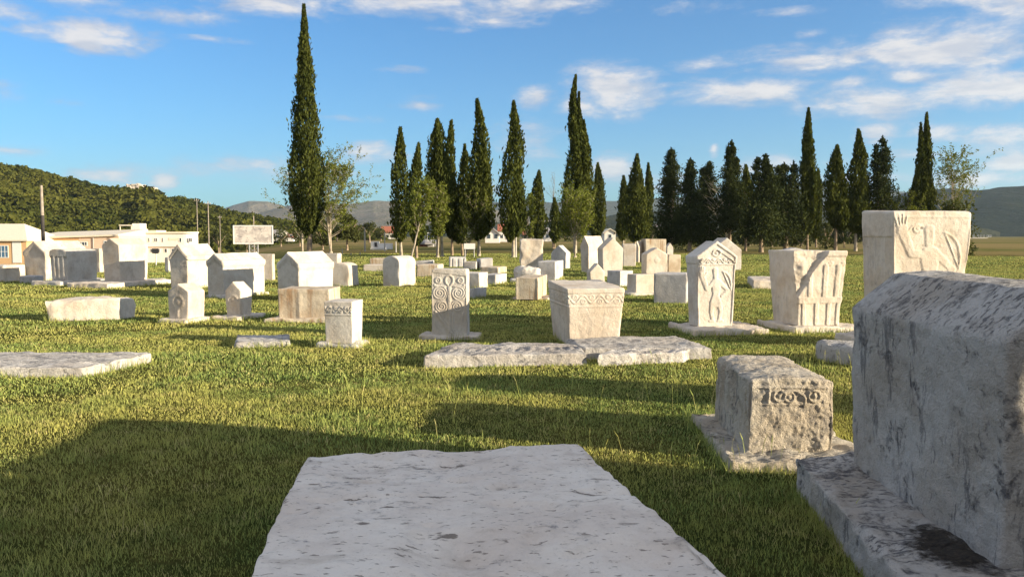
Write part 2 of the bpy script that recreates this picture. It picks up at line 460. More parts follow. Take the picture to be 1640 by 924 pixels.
def tombstone(label, mode, N, xf, xb=None, L=None, a=0.0, top=None, apex=None, rise=None, z0=0.0, mat='warm', plinth=None, group=None,
              name='tombstone', cat='tombstone', res=.06, sunk=.03, hpx=None, pres=.06, pmat=None, hh=None, **kw):
    a = R(a)
    rr = np.array((math.cos(a), math.sin(a))); ll = np.array((-math.sin(a), math.cos(a)))
    Nw = np.array(G(N[0], N[1], z0))
    if mode == 'l':
        w = along(Nw, rr, xf, z0)
        FL = Nw
    else:
        w = along(Nw, -rr, xf, z0)
        FL = Nw - rr * w
    if L is None: L = along(Nw, ll, xb, z0)
    fx, fy = kw.get('flare', (1, 1))
    org = FL + rr * w / 2
    h = hh if hh else (at(N[0], top, Nw[1])[1] - z0)
    if apex is not None and rise is None:
        rise = at(N[0], apex, Nw[1])[1] - z0 - h
    gz = float(terrain(org[0], org[1]))
    pl = plinth
    one = pl is None
    pw_, pL_ = (w, L) if one else (pl.get('w', w + .18), pl.get('L', L + .2))
    cc = org + ll * L / 2 + (0 if one else rr * pl.get('dx', 0) + ll * pl.get('dy', 0))
    BASES.append([cc - rr * pw_ / 2 - ll * pL_ / 2, cc + rr * pw_ / 2 - ll * pL_ / 2, cc + rr * pw_ / 2 + ll * pL_ / 2, cc - rr * pw_ / 2 + ll * pL_ / 2])
    if one:
        ob = block(name, M[mat], w, L, h + z0 + sunk, res=res, rise=rise or 0, **kw)
        ob.location = (org[0], org[1], -sunk + gz); ob.rotation_euler = (0, 0, a)
        tag(ob, label, cat, group)
        return ob
    root = empty(name, (org[0], org[1], gz), a)
    tag(root, label, cat, group)
    ob = block('block', M[mat], w, L, h, res=res, rise=rise or 0, parent=root, **kw)
    ob.location = (0, 0, z0 if z0 > 0 else .05)
    pw = pl.get('w', (w + .18)); pL = pl.get('L', L + .2); ph = pl.get('h', max(z0, .06))
    po = block('plinth', M[pmat or mat], pw, pL, ph + .05, res=pres, r=.03, parent=root, amp=.03, nsc=2.6, amp2=.010, chip=1.6, seed=pl.get('seed', int(N[0]) % 97), flare=(.97, .97))
    po.location = (pl.get('dx', 0), -(pL - L) / 2 + pl.get('dy', 0), -.05)
    return root

# ------------------------------------------------------------------ carving helpers (height fields in metres)
def sseg(X, Z, x0, z0, x1, z1):
    dx, dz = x1 - x0, z1 - z0
    t = np.clip(((X - x0) * dx + (Z - z0) * dz) / (dx * dx + dz * dz + 1e-12), 0, 1)
    return np.hypot(X - x0 - t * dx, Z - z0 - t * dz)
def pl(X, Z, pts, rad, soft=.012):
    o = 0
    for (p, q) in zip(pts[:-1], pts[1:]):
        rr0 = rad
        o = np.maximum(o, S(rr0 + soft - sseg(X, Z, *p, *q), 0, soft * 1.6))
    return o
def taper(X, Z, p, q, r0, r1, soft=.012):
    dx, dz = q[0] - p[0], q[1] - p[1]
    t = np.clip(((X - p[0]) * dx + (Z - p[1]) * dz) / (dx * dx + dz * dz), 0, 1)
    return S(r0 + (r1 - r0) * t + soft - np.hypot(X - p[0] - t * dx, Z - p[1] - t * dz), 0, soft * 1.6)
def ring(X, Z, cx, cz, rad, wd, soft=.010):
    return S(wd + soft - np.abs(np.hypot(X - cx, Z - cz) - rad), 0, soft * 1.6)
def disc(X, Z, cx, cz, rad, soft=.012):
    return S(rad + soft - np.hypot(X - cx, Z - cz), 0, soft * 1.6)
def spiral(X, Z, cx, cz, rmax, turns, wd, sgn=1, ph=0):
    rr = np.hypot(X - cx, Z - cz); th = np.arctan2(Z - cz, X - cx) * sgn + ph
    k = rr / rmax * turns - th / (2 * math.pi)
    m = np.abs(k - np.round(k)) * rmax / turns
    return S(wd + .010 - m, 0, .016) * S(rmax + .01 - rr, 0, .015)
def vine(X, Z, z0, hgt, per, wd=.008):
    ph = X / per * 2 * math.pi
    wv = z0 + hgt * .32 * np.sin(ph)
    o = S(wd + .008 - np.abs(Z - wv) * .8, 0, .014)
    for s_ in (0, .5):
        cx = (np.round(X / per - s_ - .25) + s_ + .25) * per
        cz = z0 + (hgt * .18 if s_ else -hgt * .18)
        o = np.maximum(o, ring(X, Z, cx, cz, hgt * .17, wd * .7, .008))
        o = np.maximum(o, disc(X, Z, cx, cz - (hgt * .02), hgt * .05, .006))
    return o * S(hgt * .6 - np.abs(Z - z0), 0, .01)

def man(X, Z, w, H, cx=0.0, bow=True, hv=.70, ev=.50):
    U = (X / w) - cx; V = Z / H
    U = U * w; V = V * H       # metres again
    s = H
    o = 0
    P = lambda u, v: (u * w, v * s)
    o = np.maximum(o, taper(U, V, P(0, .60), P(.01, .43), .105 * w * 1.25, .075 * w))
    o = np.maximum(o, taper(U, V, P(0, .43), P(0, .34), .085 * w, .15 * w))
    o = np.maximum(o, taper(U, V, P(-.08, .33), P(-.12, .20), .07 * w, .045 * w))
    o = np.maximum(o, taper(U, V, P(-.12, .20), P(-.08, .09), .045 * w, .04 * w))
    o = np.maximum(o, taper(U, V, P(.09, .33), P(.16, .21), .07 * w, .045 * w))
    o = np.maximum(o, taper(U, V, P(.16, .21), P(.12, .09), .045 * w, .04 * w))
    o = np.maximum(o, pl(U, V, [P(-.16, .075), P(-.04, .075)], .014)); o = np.maximum(o, pl(U, V, [P(.08, .075), P(.22, .075)], .014))
    o = np.maximum(o, taper(U, V, P(-.01, .66), P(-.02, .78), .045 * w, .062 * w))
    o = np.maximum(o, taper(U, V, P(-.06, .61), P(-.25, ev), .055 * w, .045 * w))
    o = np.maximum(o, taper(U, V, P(-.25, ev), P(-.37, hv - .02), .045 * w, .065 * w))
    o = np.maximum(o, disc(U, V, *P(-.37, hv), .065 * w))
    for k, (du, dv) in enumerate(((-.10, .085), (-.05, .105), (0, .11), (.05, .10))):
        o = np.maximum(o, pl(U, V, [P(-.37 + du * .6, hv + .01), P(-.37 + du, hv + .01 + dv * .8)], .009, .006))
    o = np.maximum(o, pl(U, V, [P(-.31, hv - .02), P(-.24, hv + .02)], .010, .006))
    o = np.maximum(o, taper(U, V, P(.07, .62), P(.33, .50), .055 * w, .04 * w))
    o = np.maximum(o, taper(U, V, P(.33, .50), P(.16, .42), .04 * w, .03 * w))
    if bow:
        th = np.linspace(-.2, 1.45, 9)
        pts = [P(.15 + .27 * math.cos(t), .55 + .21 * math.sin(t)) for t in th]
        o = np.maximum(o, pl(U, V, pts, .012, .01))
        o = np.maximum(o, pl(U, V, [pts[0], pts[-1]], .006, .008))
    return o

# ------------------------------------------------------------------ ground
def build_ground():
    rad = np.concatenate([[0.0], np.linspace(1.0, 60, 120), np.geomspace(61.5, 26000, 110)])
    nA = 240
    an = np.linspace(0, 2 * math.pi, nA, endpoint=False)
    Rg, Ag = np.meshgrid(rad[1:], an, indexing='ij')
    x = Rg * np.sin(Ag); y = Rg * np.cos(Ag)
    z = terrain(x, y) + .005 * fbm(np.stack([x * .9, y * .9, 0 * x], -1), 3, 3) * S(Rg, 60, 30) - .014
    v = np.concatenate([[[0, 0, 0]], np.stack([x, y, z], -1).reshape(-1, 3)])
    n = len(rad) - 1
    i = np.arange(n - 1)[:, None]; j = np.arange(nA)[None, :]; j2 = (j + 1) % nA
    q = np.stack([1 + i * nA + j + 0 * j2, 1 + i * nA + j2, 1 + (i + 1) * nA + j2, 1 + (i + 1) * nA + j + 0 * j2], -1).reshape(-1, 4)[:, ::-1]
    tri = np.stack([np.zeros(nA, int), 1 + (np.arange(nA) + 1) % nA, 1 + np.arange(nA)], -1)
    m, T = newmat('turf_and_fields')
    pos = T.n('ShaderNodeNewGeometry').outputs['Position']
    dist = T.vmath('LENGTH', pos, out=1)
    n1 = T.noise(pos, .45, 6, .6); n2 = T.noise(pos, 3.2, 6, .7); n3 = T.noise(pos, 26, 4, .7)
    c = T.mix(T.smooth(n1, .38, .62), (.055, .072, .022), (.13, .12, .036))
    c = T.mix(T.math('MULTIPLY', T.smooth(n2, .48, .7), .6), c, (.15, .135, .045))
    c = T.mix(T.math('MULTIPLY', T.smooth(n3, .42, .7), .55), c, (.022, .034, .008))
    f1 = T.noise(T.scale(pos, (.006, .03, 1)), 1.0, 5, .6, .3)
    fld = T.mix(T.smooth(f1, .40, .60), (.24, .185, .085), (.115, .125, .04))
    fld = T.mix(T.math('MULTIPLY', T.smooth(T.noise(pos, .25, 6, .7), .5, .65), .6), fld, (.27, .21, .11))
    c = T.mix(T.smooth(T.math('ADD', dist, T.math('MULTIPLY', T.math('SUBTRACT', n1, .5), 30.0)), 68, 90), c, fld)
    d = T.n('ShaderNodeBsdfDiffuse', inp={'Color': c})
    T.put(d.inputs['Normal'], bump(T, T.math('ADD', n3, T.noise(pos, 70, 3, .7)), .9, .05))
    finish(m, T, d.outputs[0])
    o = mesh('ground', v, [q, tri], m)
    tag(o, kind='structure')
build_ground()

BASES = []      # footprints of everything that stands in the turf
def grass():
    m, T = newmat('grass_blades')
    at_ = T.n('ShaderNodeAttribute', attribute_name='tint').outputs['Fac']
    pos = T.n('ShaderNodeNewGeometry').outputs['Position']
    n1 = T.smooth(T.noise(pos, .5, 5, .6), .38, .60); n2 = T.smooth(T.noise(pos, 3.4, 6, .7), .46, .62)
    g = T.mix(at_, (.10, .18, .065), (.46, .53, .14))
    g = T.mix(T.math('MULTIPLY', n1, .55), g, (.58, .51, .15))
    g = T.mix(T.math('MULTIPLY', T.math('MULTIPLY', n2, T.smooth(at_, .45, .9)), .9), g, (.66, .55, .27))
    n4 = T.smooth(T.noise(pos, 1.5, 5, .65), .50, .64)
    g = T.mix(T.math('MULTIPLY', n4, .40), g, (.10, .15, .040))
    d = T.n('ShaderNodeBsdfDiffuse', inp={'Color': g})
    tr = T.n('ShaderNodeBsdfTranslucent', inp={'Color': g})
    mx = T.n('ShaderNodeMixShader', inp={0: .25}); T.t.links.new(d.outputs[0], mx.inputs[1]); T.t.links.new(tr.outputs[0], mx.inputs[2])
    finish(m, T, mx.outputs[0])
    bands = [(2.0, 5.5, 5200, .0032), (5.5, 9, 3400, .0045), (9, 15, 1600, .0075), (15, 26, 560, .013), (26, 48, 170, .024), (48, 75, 45, .045)]
    V = []; Fq = []; Ft = []; TT = []; base = 0
    for (r0, r1, den, wd) in bands:
        half = .72
        A = half * (r1 ** 2 - r0 ** 2)
        n = int(A * den)
        r = np.sqrt(rng.uniform(r0 ** 2, r1 ** 2, n)); a = rng.uniform(-half, half, n)
        x = r * np.sin(a); y = r * np.cos(a)
        P = np.stack([x, y, 0 * x], 1)
        cl = .5 + .5 * fbm(P * 1.3, 3, 5); cf = .5 + .5 * fbm(P * 7, 2, 8)
        h = (.015 + .030 * rng.random(n) ** 1.6) * (.60 + .65 * np.clip(cl, 0, 1)) * (.55 + .75 * np.clip(cf, 0, 1))
        tall = rng.random(n) < .012 * np.clip((cl - .35) * 4, 0, 1)
        h = np.where(tall, h * 2.3, h)
        w = wd * rng.uniform(.6, 1.3, n)
        h = h * (1 + wd * 12)
        th = rng.uniform(0, 2 * math.pi, n)
        ln = rng.uniform(.1, .95, n); la = rng.uniform(0, 2 * math.pi, n)
        z = terrain(x, y) - .012
        ex, ey = np.cos(th) * w / 2, np.sin(th) * w / 2
        lx, ly = np.cos(la) * ln * h, np.sin(la) * ln * h
        b0 = np.stack([x - ex, y - ey, z], 1); b1 = np.stack([x + ex, y + ey, z], 1)
        if r1 <= 15:
            m0 = np.stack([x - ex * .8 + lx * .35, y - ey * .8 + ly * .35, z + h * .6], 1)
            m1 = np.stack([x + ex * .8 + lx * .35, y + ey * .8 + ly * .35, z + h * .6], 1)
            t_ = np.stack([x + lx, y + ly, z + h], 1)
            vv = np.stack([b0, b1, m1, m0, t_], 1).reshape(-1, 3)
            i = base + np.arange(n)[:, None] * 5
            Fq.append(i + np.array([0, 1, 2, 3])); Ft.append(i + np.array([3, 2, 4])); k = 5
        else:
            t_ = np.stack([x + lx * .6, y + ly * .6, z + h], 1)
            vv = np.stack([b0, b1, t_], 1).reshape(-1, 3)
            i = base + np.arange(n)[:, None] * 3
            Ft.append(i + np.array([0, 1, 2])); k = 3
        V.append(vv); TT.append(np.repeat(np.clip(rng.random(n) * .9 + .1 * tall, 0, 1), k)); base += n * k
    # untrimmed fringe round the foot of each stone
    for q in BASES:
        q = np.array(q); c = q.mean(0); d0 = np.hypot(*c)
        if d0 > 40: continue
        for k_ in range(4):
            A, B = q[k_], q[(k_ + 1) % 4]; ln = np.hypot(*(B - A)); n = int(ln * 330 / max(1, d0 / 5)) + 4
            nr = np.array([(B - A)[1], -(B - A)[0]]) / max(ln, 1e-6)
            if np.dot(nr, (A + B) / 2 - c) < 0: nr = -nr
            t = rng.random(n); o_ = np.abs(rng.normal(0, .035, n)) - .01
            x = A[0] + (B - A)[0] * t + nr[0] * o_; y = A[1] + (B - A)[1] * t + nr[1] * o_
            h = rng.uniform(.03, .11, n) * (.5 + .9 * np.clip(.5 + fbm(np.stack([x * 2.5, y * 2.5, 0 * x], 1), 2, 77), 0, 1)); w = .0035 * max(1, d0 / 5)
            th = rng.uniform(0, 6.28, n); ex, ey = np.cos(th) * w / 2, np.sin(th) * w / 2
            lx, ly = rng.normal(0, .3, n) * h, rng.normal(0, .3, n) * h; z = terrain(x, y) - .015
            vv = np.stack([np.stack([x - ex, y - ey, z], 1), np.stack([x + ex, y + ey, z], 1), np.stack([x + lx, y + ly, z + h], 1)], 1).reshape(-1, 3)
            Ft.append(base + np.arange(n)[:, None] * 3 + np.array([0, 1, 2])); V.append(vv); TT.append(np.repeat(rng.random(n), 3)); base += n * 3
    # seed stalks standing above the turf
    n = 1100
    r = np.sqrt(rng.uniform(4.5 ** 2, 12 ** 2, n)); a = rng.uniform(-.6, .6, n)
    x = r * np.sin(a); y = r * np.cos(a)
    cl = fbm(np.stack([x * .55, y * .55, 0 * x], 1), 2, 31)
    near = (np.abs(x - .6) < 2.6) & (y > 5.4) & (y < 8.6)
    k_ = (cl > .42) | (near & (rng.random(n) < .8)); x = x[k_]; y = y[k_]; n = len(x)
    h = rng.uniform(.10, .27, n); th = rng.uniform(0, 6.28, n); w = .0035
    ex, ey = np.cos(th) * w / 2, np.sin(th) * w / 2
    lx, ly = rng.normal(0, .18, n) * h, rng.normal(0, .18, n) * h
    pts = []
    for (f, g_) in ((0, 1), (.75, .8), (.78, 2.2), (1, .5)):
        pts += [np.stack([x - ex * g_ + lx * f * f, y - ey * g_ + ly * f * f, h * f - .01], 1), np.stack([x + ex * g_ + lx * f * f, y + ey * g_ + ly * f * f, h * f - .01], 1)]
    vv = np.stack(pts, 1).reshape(-1, 3)
    i = base + np.arange(n)[:, None] * 8
    for s_ in (0, 2, 4): Fq.append(i + np.array([s_, s_ + 1, s_ + 3, s_ + 2]))
    V.append(vv); TT.append(np.repeat(rng.uniform(.85, 1.0, n), 8)); base += n * 8
    o = mesh('grass', np.concatenate(V), [np.concatenate(Fq), np.concatenate(Ft)], m, None, False, None, np.concatenate(TT))
    tag(o, 'short green and straw yellow grass covering the burial ground', 'grass', kind='stuff')

# ------------------------------------------------------------------ hills and mountains
def ridge(name, prof, D, depth, mat, nz_amp, seed, base=-8, back=.5, nt=40, ns=260, nsc=6.0, rise_pow=1.0):
    prof = np.array(prof, float)
    px = np.linspace(prof[0, 0], prof[-1, 0], ns)
    py = np.interp(px, prof[:, 0], prof[:, 1])
    az_ = np.arctan((px - 820) / F)
    Hh = EYE + (HOR - py) / F * D * np.cos(az_) / np.cos(az_)
    t = np.linspace(0, 1 + back, nt)
    V = np.zeros((ns, nt, 3))
    for j, tt in enumerate(t):
        dd = D - depth * (1 - tt)
        k = S(np.array(tt), 0, 1.0) ** rise_pow if tt <= 1 else 1 - .6 * S(np.array(tt), 1, 1 + back)
        V[:, j, 0] = (px - 820) / F * dd; V[:, j, 1] = dd
        V[:, j, 2] = base + (Hh - base) * k
    nrm = fbm(np.stack([V[..., 0] / D * nsc, V[..., 1] / D * nsc, 0 * V[..., 0]], -1), 5, seed)
    V[..., 2] += nz_amp * nrm * np.sin(np.clip(t / 1.0, 0, 1) * math.pi * .85)[None, :]
    V[:, 0, 2] = base
    I = np.arange(ns * nt).reshape(ns, nt)
    q = np.stack([I[:-1, :-1], I[1:, :-1], I[1:, 1:], I[:-1, 1:]], -1).reshape(-1, 4)
    o = mesh(name, V.reshape(-1, 3), [q], mat)
    tag(o, kind='structure')
    return o, V

def hill_mat(name, a, b, c, sc):
    m, T = newmat(name)
    pos = T.n('ShaderNodeNewGeometry').outputs['Position']
    n1 = T.noise(pos, sc, 8, .65, .3); n2 = T.noise(pos, sc * 6, 6, .7)
    col = T.mix(T.smooth(n1, .42, .60), a, b)
    col = T.mix(T.math('MULTIPLY', T.smooth(n2, .52, .68), .7), col, c)
    d = T.n('ShaderNodeBsdfDiffuse', inp={'Color': col})
    T.put(d.inputs['Normal'], bump(T, n2, 1.0, .25 / sc))
    finish(m, T, d.outputs[0]); return m

M['hill'] = hill_mat('forest_floor', (.030,.042,.010), (.045,.055,.014), (.07,.07,.025), .03)
M['rocky'] = hill_mat('bare_karst_hills', (.30,.25,.19), (.22,.20,.13), (.12,.13,.07), .002)
M['bluehill'] = hill_mat('wooded_far_hills', (.045,.058,.028), (.075,.08,.045), (.16,.15,.11), .002)
M['darkhill'] = hill_mat('wooded_mountain', (.014,.022,.014), (.024,.032,.020), (.060,.062,.048), .006)
HILL = [(-700,250),(-300,250),(0,279),(60,289),(110,300),(160,313),(205,317),(240,310),(270,324),(330,338),(400,352),(470,366),(540,376),(600,383),(640,388)]
hill, HV = ridge('hill', HILL, 560, 330, M['hill'], 6, 3, base=-6, nt=50, ns=300, nsc=14)
ridge('hills', [(250,372),(330,345),(375,329),(400,323),(430,325),(470,336),(520,346),(580,360),(640,372)], 5200, 1800, M['rocky'], 40, 5, base=-20)
ridge('hills', [(300,366),(400,348),(440,337),(478,328),(520,330),(560,327),(600,321),(640,323),(700,332),(760,336),(820,350),(900,365),(960,374)], 4200, 1700, M['rocky'], 40, 8, base=-20)
ridge('hills', [(620,362),(700,338),(760,326),(820,322),(880,326),(940,326),(1000,320),(1060,316),(1140,316),(1220,312),(1300,306),(1380,304),(1460,306),(1560,330),(1700,360)], 6500, 2600, M['bluehill'], 60, 12, base=-20)
ridge('hills', [(560,376),(640,364),(700,360),(780,356),(860,358),(940,352),(1000,345),(1060,342),(1150,340),(1250,338),(1330,334),(1420,330),(1500,345),(1600,376)], 1900, 700, M['bluehill'], 14, 14, base=-6)
ridge('mountain', [(1330,384),(1380,345),(1420,318),(1470,307),(1520,304),(1560,307),(1600,303),(1640,300),(1720,285),(1900,262),(2300,250),(2800,300)], 2300, 900, M['darkhill'], 26, 17, base=-6)

def leaves(P, size, up=.5, out=None, asp=.45, rs=None):
    """diamond leaf sprays at points P; returns verts, quads, tint"""
    n = len(P)
    d = rng.normal(size=(n, 3)); d /= np.linalg.norm(d, axis=1)[:, None]
    d[:, 2] = np.abs(d[:, 2]) * .6 + up
    if out is not None: d += out
    d /= np.linalg.norm(d, axis=1)[:, None]
    s = rng.normal(size=(n, 3)); s -= (s * d).sum(1)[:, None] * d; s /= np.linalg.norm(s, axis=1)[:, None]
    L_ = (size * rng.uniform(.6, 1.35, n))[:, None] if np.ndim(size) == 0 else (size * rng.uniform(.6, 1.35, n))[:, None]
    v = np.stack([P - d * L_ * .5, P + s * L_ * asp * .5, P + d * L_ * .5, P - s * L_ * asp * .5], 1).reshape(-1, 3)
    q = np.arange(4 * n).reshape(n, 4)
    return v, q, np.repeat(rng.random(n), 4)

# forest on the near hill: countless crowns
def forest():
    ns, nt = HV.shape[:2]
    n = 17000
    u = rng.random(n) * (ns - 1.01); t = rng.random(n) ** .85 * (nt * .70)
    i = u.astype(int); j = t.astype(int); fu = (u - i)[:, None]; ft = (t - j)[:, None]
    P = HV[i, j] * (1 - fu) * (1 - ft) + HV[i + 1, j] * fu * (1 - ft) + HV[i, j + 1] * (1 - fu) * ft + HV[i + 1, j + 1] * fu * ft
    px = 820 + P[:, 0] / P[:, 1] * F
    py = HOR - (P[:, 2] - EYE) / P[:, 1] * F
    rock = (np.abs(px - 248) < 34) & (py < 326) & (rng.random(n) < .8)
    P = P[~rock & (px > -520)]
    k = 34
    rad = rng.uniform(1.5, 3.4, len(P)) * (1 + .4 * (rng.random(len(P)) < .2))
    d = rng.normal(size=(len(P), k, 3)); d /= np.linalg.norm(d, axis=2)[..., None]
    d[..., 2] = np.abs(d[..., 2]) * .95 - .12
    Q = P[:, None, :] + d * rad[:, None, None] * rng.uniform(.75, 1.05, (len(P), k, 1))
    out = d.reshape(-1, 3) * .2
    v, q, tt = leaves(Q.reshape(-1, 3), np.repeat(rad * .62, k), .1, None, .8)
    crown_t = np.repeat(np.clip(rng.normal(.45, .27, len(P)), 0, 1), k * 4)
    o = mesh('hill_forest', v, [q], M['wood'], None, False, None, np.clip(crown_t * .75 + tt * .25, 0, 1))
    tag(o, 'dense green scrub forest covering the long hill behind the buildings', 'forest', kind='stuff')
forest()
# bare limestone summit of the hill
def outcrop():
    for (px, py, s_) in ((232,303,3.2),(243,301,4.6),(254,305,4.0),(266,311,3.4),(222,308,2.6),(246,309,3.2),(276,317,2.4)):
        x, z = at(px, py + 3, 556)
        o = block('rock_outcrop', M['warm'], s_ * 2.4, s_ * 2, s_ * 1.5, res=.7, r=.8, amp=1.0, nsc=.35, chip=1.2, seed=px)
        o.location = (x, 543, z - s_ * .95); o.rotation_euler = (0, 0, rng.random() * 3)
        tag(o, 'pale limestone outcrop on the bare hill summit, ' + {232:'second from left',243:'the largest, at the peak',254:'just right of the peak',266:'second from right',222:'the leftmost',246:'low one under the peak',276:'the rightmost'}[px], 'rock', 'bare rocks on the hill summit')
outcrop()

# ------------------------------------------------------------------ trees
def trunk_mb(mb, p, h, r, lean=(0, 0), k=8, seg=4):
    a = mathutils.Vector(p)
    for i in range(seg):
        b = mathutils.Vector((p[0] + lean[0] * (i + 1) / seg, p[1] + lean[1] * (i + 1) / seg, p[2] + h * (i + 1) / seg))
        ra = r * (1 - .5 * i / seg) * (1.25 if i == 0 else 1); rb = r * (1 - .5 * (i + 1) / seg)
        mb.tube(a - mathutils.Vector((0, 0, .02)), b, ra, rb, k); a = b

def place(px, by):
    x, y = G(px, by); return x, y, float(terrain(x, y))

def cypress(px, by, ty, wpx, cb, label, spires=None, dens=1.0, tp=2.0, mat='cypress', group='cypresses standing behind the tombstones', rough=.16, trunks=None):
    x, y, gz = place(px, by)
    k = y / F
    Ht = (HOR - ty) * k + EYE - gz
    cb_z = EYE - (cb - HOR) * k - gz
    root = empty('cypress_tree', (x, y, gz), 0); tag(root, label, 'tree', group)
    sps = [(0, ty, wpx, cb)] + (spires or [])
    mb = MB()
    bk = M['bark2'] if rng.random() < .6 else M['bark']
    for (dx, fw) in (trunks or [(0, 1.0)]):
        mb = MB()
        trunk_mb(mb, (dx * k, 0, -.1), cb_z + Ht * .25, max(.11, wpx * k * .075) * fw, lean=(rng.normal(0, .1), 0))
        mb.build('trunk', bk, root, True)
    VV = []; QQ = []; TT = []; b = 0
    for si, (dx, t_y, w_, c_) in enumerate(sps):
        z1 = (HOR - t_y) * k + EYE - gz; z0 = EYE - (c_ - HOR) * k - gz
        hh = z1 - z0; Rr = w_ * k / 2
        n = int(hh * Rr * 640 * dens * (36 / y) ** .3) + 300
        t = rng.random(n) ** 1.12; spr = np.where(rng.random(n) < .06, rng.uniform(1.1, 1.5, n), 1.0); th = rng.uniform(0, 2 * math.pi, n)
        prof = np.minimum(1, (t / .16 + .05) ** .6) * (1 - np.clip((t - .25) / .77, 0, 1) ** tp) + .012
        lump = 1 + rough * fbm(np.stack([np.cos(th) * 1.6 + si * 9, np.sin(th) * 1.6 + px, t * hh * .75], 1), 3, int(px) + si) * (1 + t)
        strand = 1 + .13 * np.cos(th * 5 + 2.5 * fbm(np.stack([t * hh * .3, 0 * t + px, 0 * t], 1), 2, 6))
        rr = Rr * prof * lump * strand * (1 - .75 * rng.random(n) ** 2.0) * spr
        bend = .25 * fbm(np.stack([t * hh * .25, 0 * t + px, 0 * t], 1), 2, 3)
        P = np.stack([dx * k + rr * np.cos(th) + bend * .9, rr * np.sin(th), z0 + t * hh], 1)
        o_ = np.stack([np.cos(th), np.sin(th), 0 * th], 1) * .35
        v, q, tt = leaves(P, .30 * (y / 65) ** .5 + .04, 1.3, o_, .36)
        # clumps: sprays on the same lump share a tone
        cl = np.clip(.5 + .6 * fbm(P * 1.5, 2, 40 + si), 0, 1)
        VV.append(v); QQ.append(q + b); TT.append(np.clip(.5 * tt + .5 * np.repeat(cl, 4), 0, 1)); b += len(v)
    mesh('crown', np.concatenate(VV), [np.concatenate(QQ)], M[mat], root, False, None, np.concatenate(TT))
    return root

def conifer(px, by, ty, wpx, cb, label, clumps=60, mat='pine', tops=((0, 1.0),), group='dark conifers in the row on the right'):
    x, y, gz = place(px, by); k = y / F
    Ht = (HOR - ty) * k + EYE; z0 = EYE - (cb + 5 - HOR) * k; Rr = wpx * k / 2 * 1.2
    root = empty('conifer_tree', (x, y, gz)); tag(root, label, 'tree', group)
    mb = MB(); trunk_mb(mb, (0, 0, -.1), Ht * .75, max(.14, Rr * .11), lean=(rng.normal(0, .2), 0), seg=6)
    Ps = []; 
    for _ in range(int(clumps)):
        tx, th_ = tops[rng.integers(len(tops))]
        t = rng.random() ** 1.15; z = z0 + (Ht * th_ - z0) * t
        pr = Rr * (1 - t) ** .85 * rng.uniform(.25, 1.05) * (.85 if t > .1 else .65)
        a = rng.uniform(0, 6.283)
        c = np.array([tx * k * min(1, t + .3) + pr * math.cos(a), pr * math.sin(a), z])
        sz = (.16 + .80 * (1 - t) ** .8) * (Rr / 1.7) * rng.uniform(.7, 1.2)
        n = 95
        d = rng.normal(size=(n, 3)) * (sz * .62, sz * .62, sz * .42)
        Ps.append((c + d, rng.random()))
        if rng.random() < .45: mb.tube((0, 0, max(min(z - .5, Ht * .7), .5)), tuple(c), .05, .02, 5)
    for (tx, th_) in tops:      # leaders
        n = 420; t = rng.random(n)
        z = z0 + (Ht * th_ - z0) * (.40 + .63 * t)
        rr_ = Rr * .46 * (1 - t) ** .9 * rng.random(n) ** .5; a = rng.uniform(0, 6.28, n)
        Ps.append((np.stack([tx * k + rr_ * np.cos(a), rr_ * np.sin(a), z], 1), .4))
    mb.build('trunk', M['bark'], root, True)
    P = np.concatenate([p for p, _ in Ps]); tn = np.concatenate([np.full(len(p), c) for p, c in Ps])
    v, q, tt = leaves(P, .30, .35, None, .38)
    mesh('crown', v, [q], M[mat], root, False, None, np.clip(.45 * tt + .55 * np.repeat(tn, 4), 0, 1))
    return root

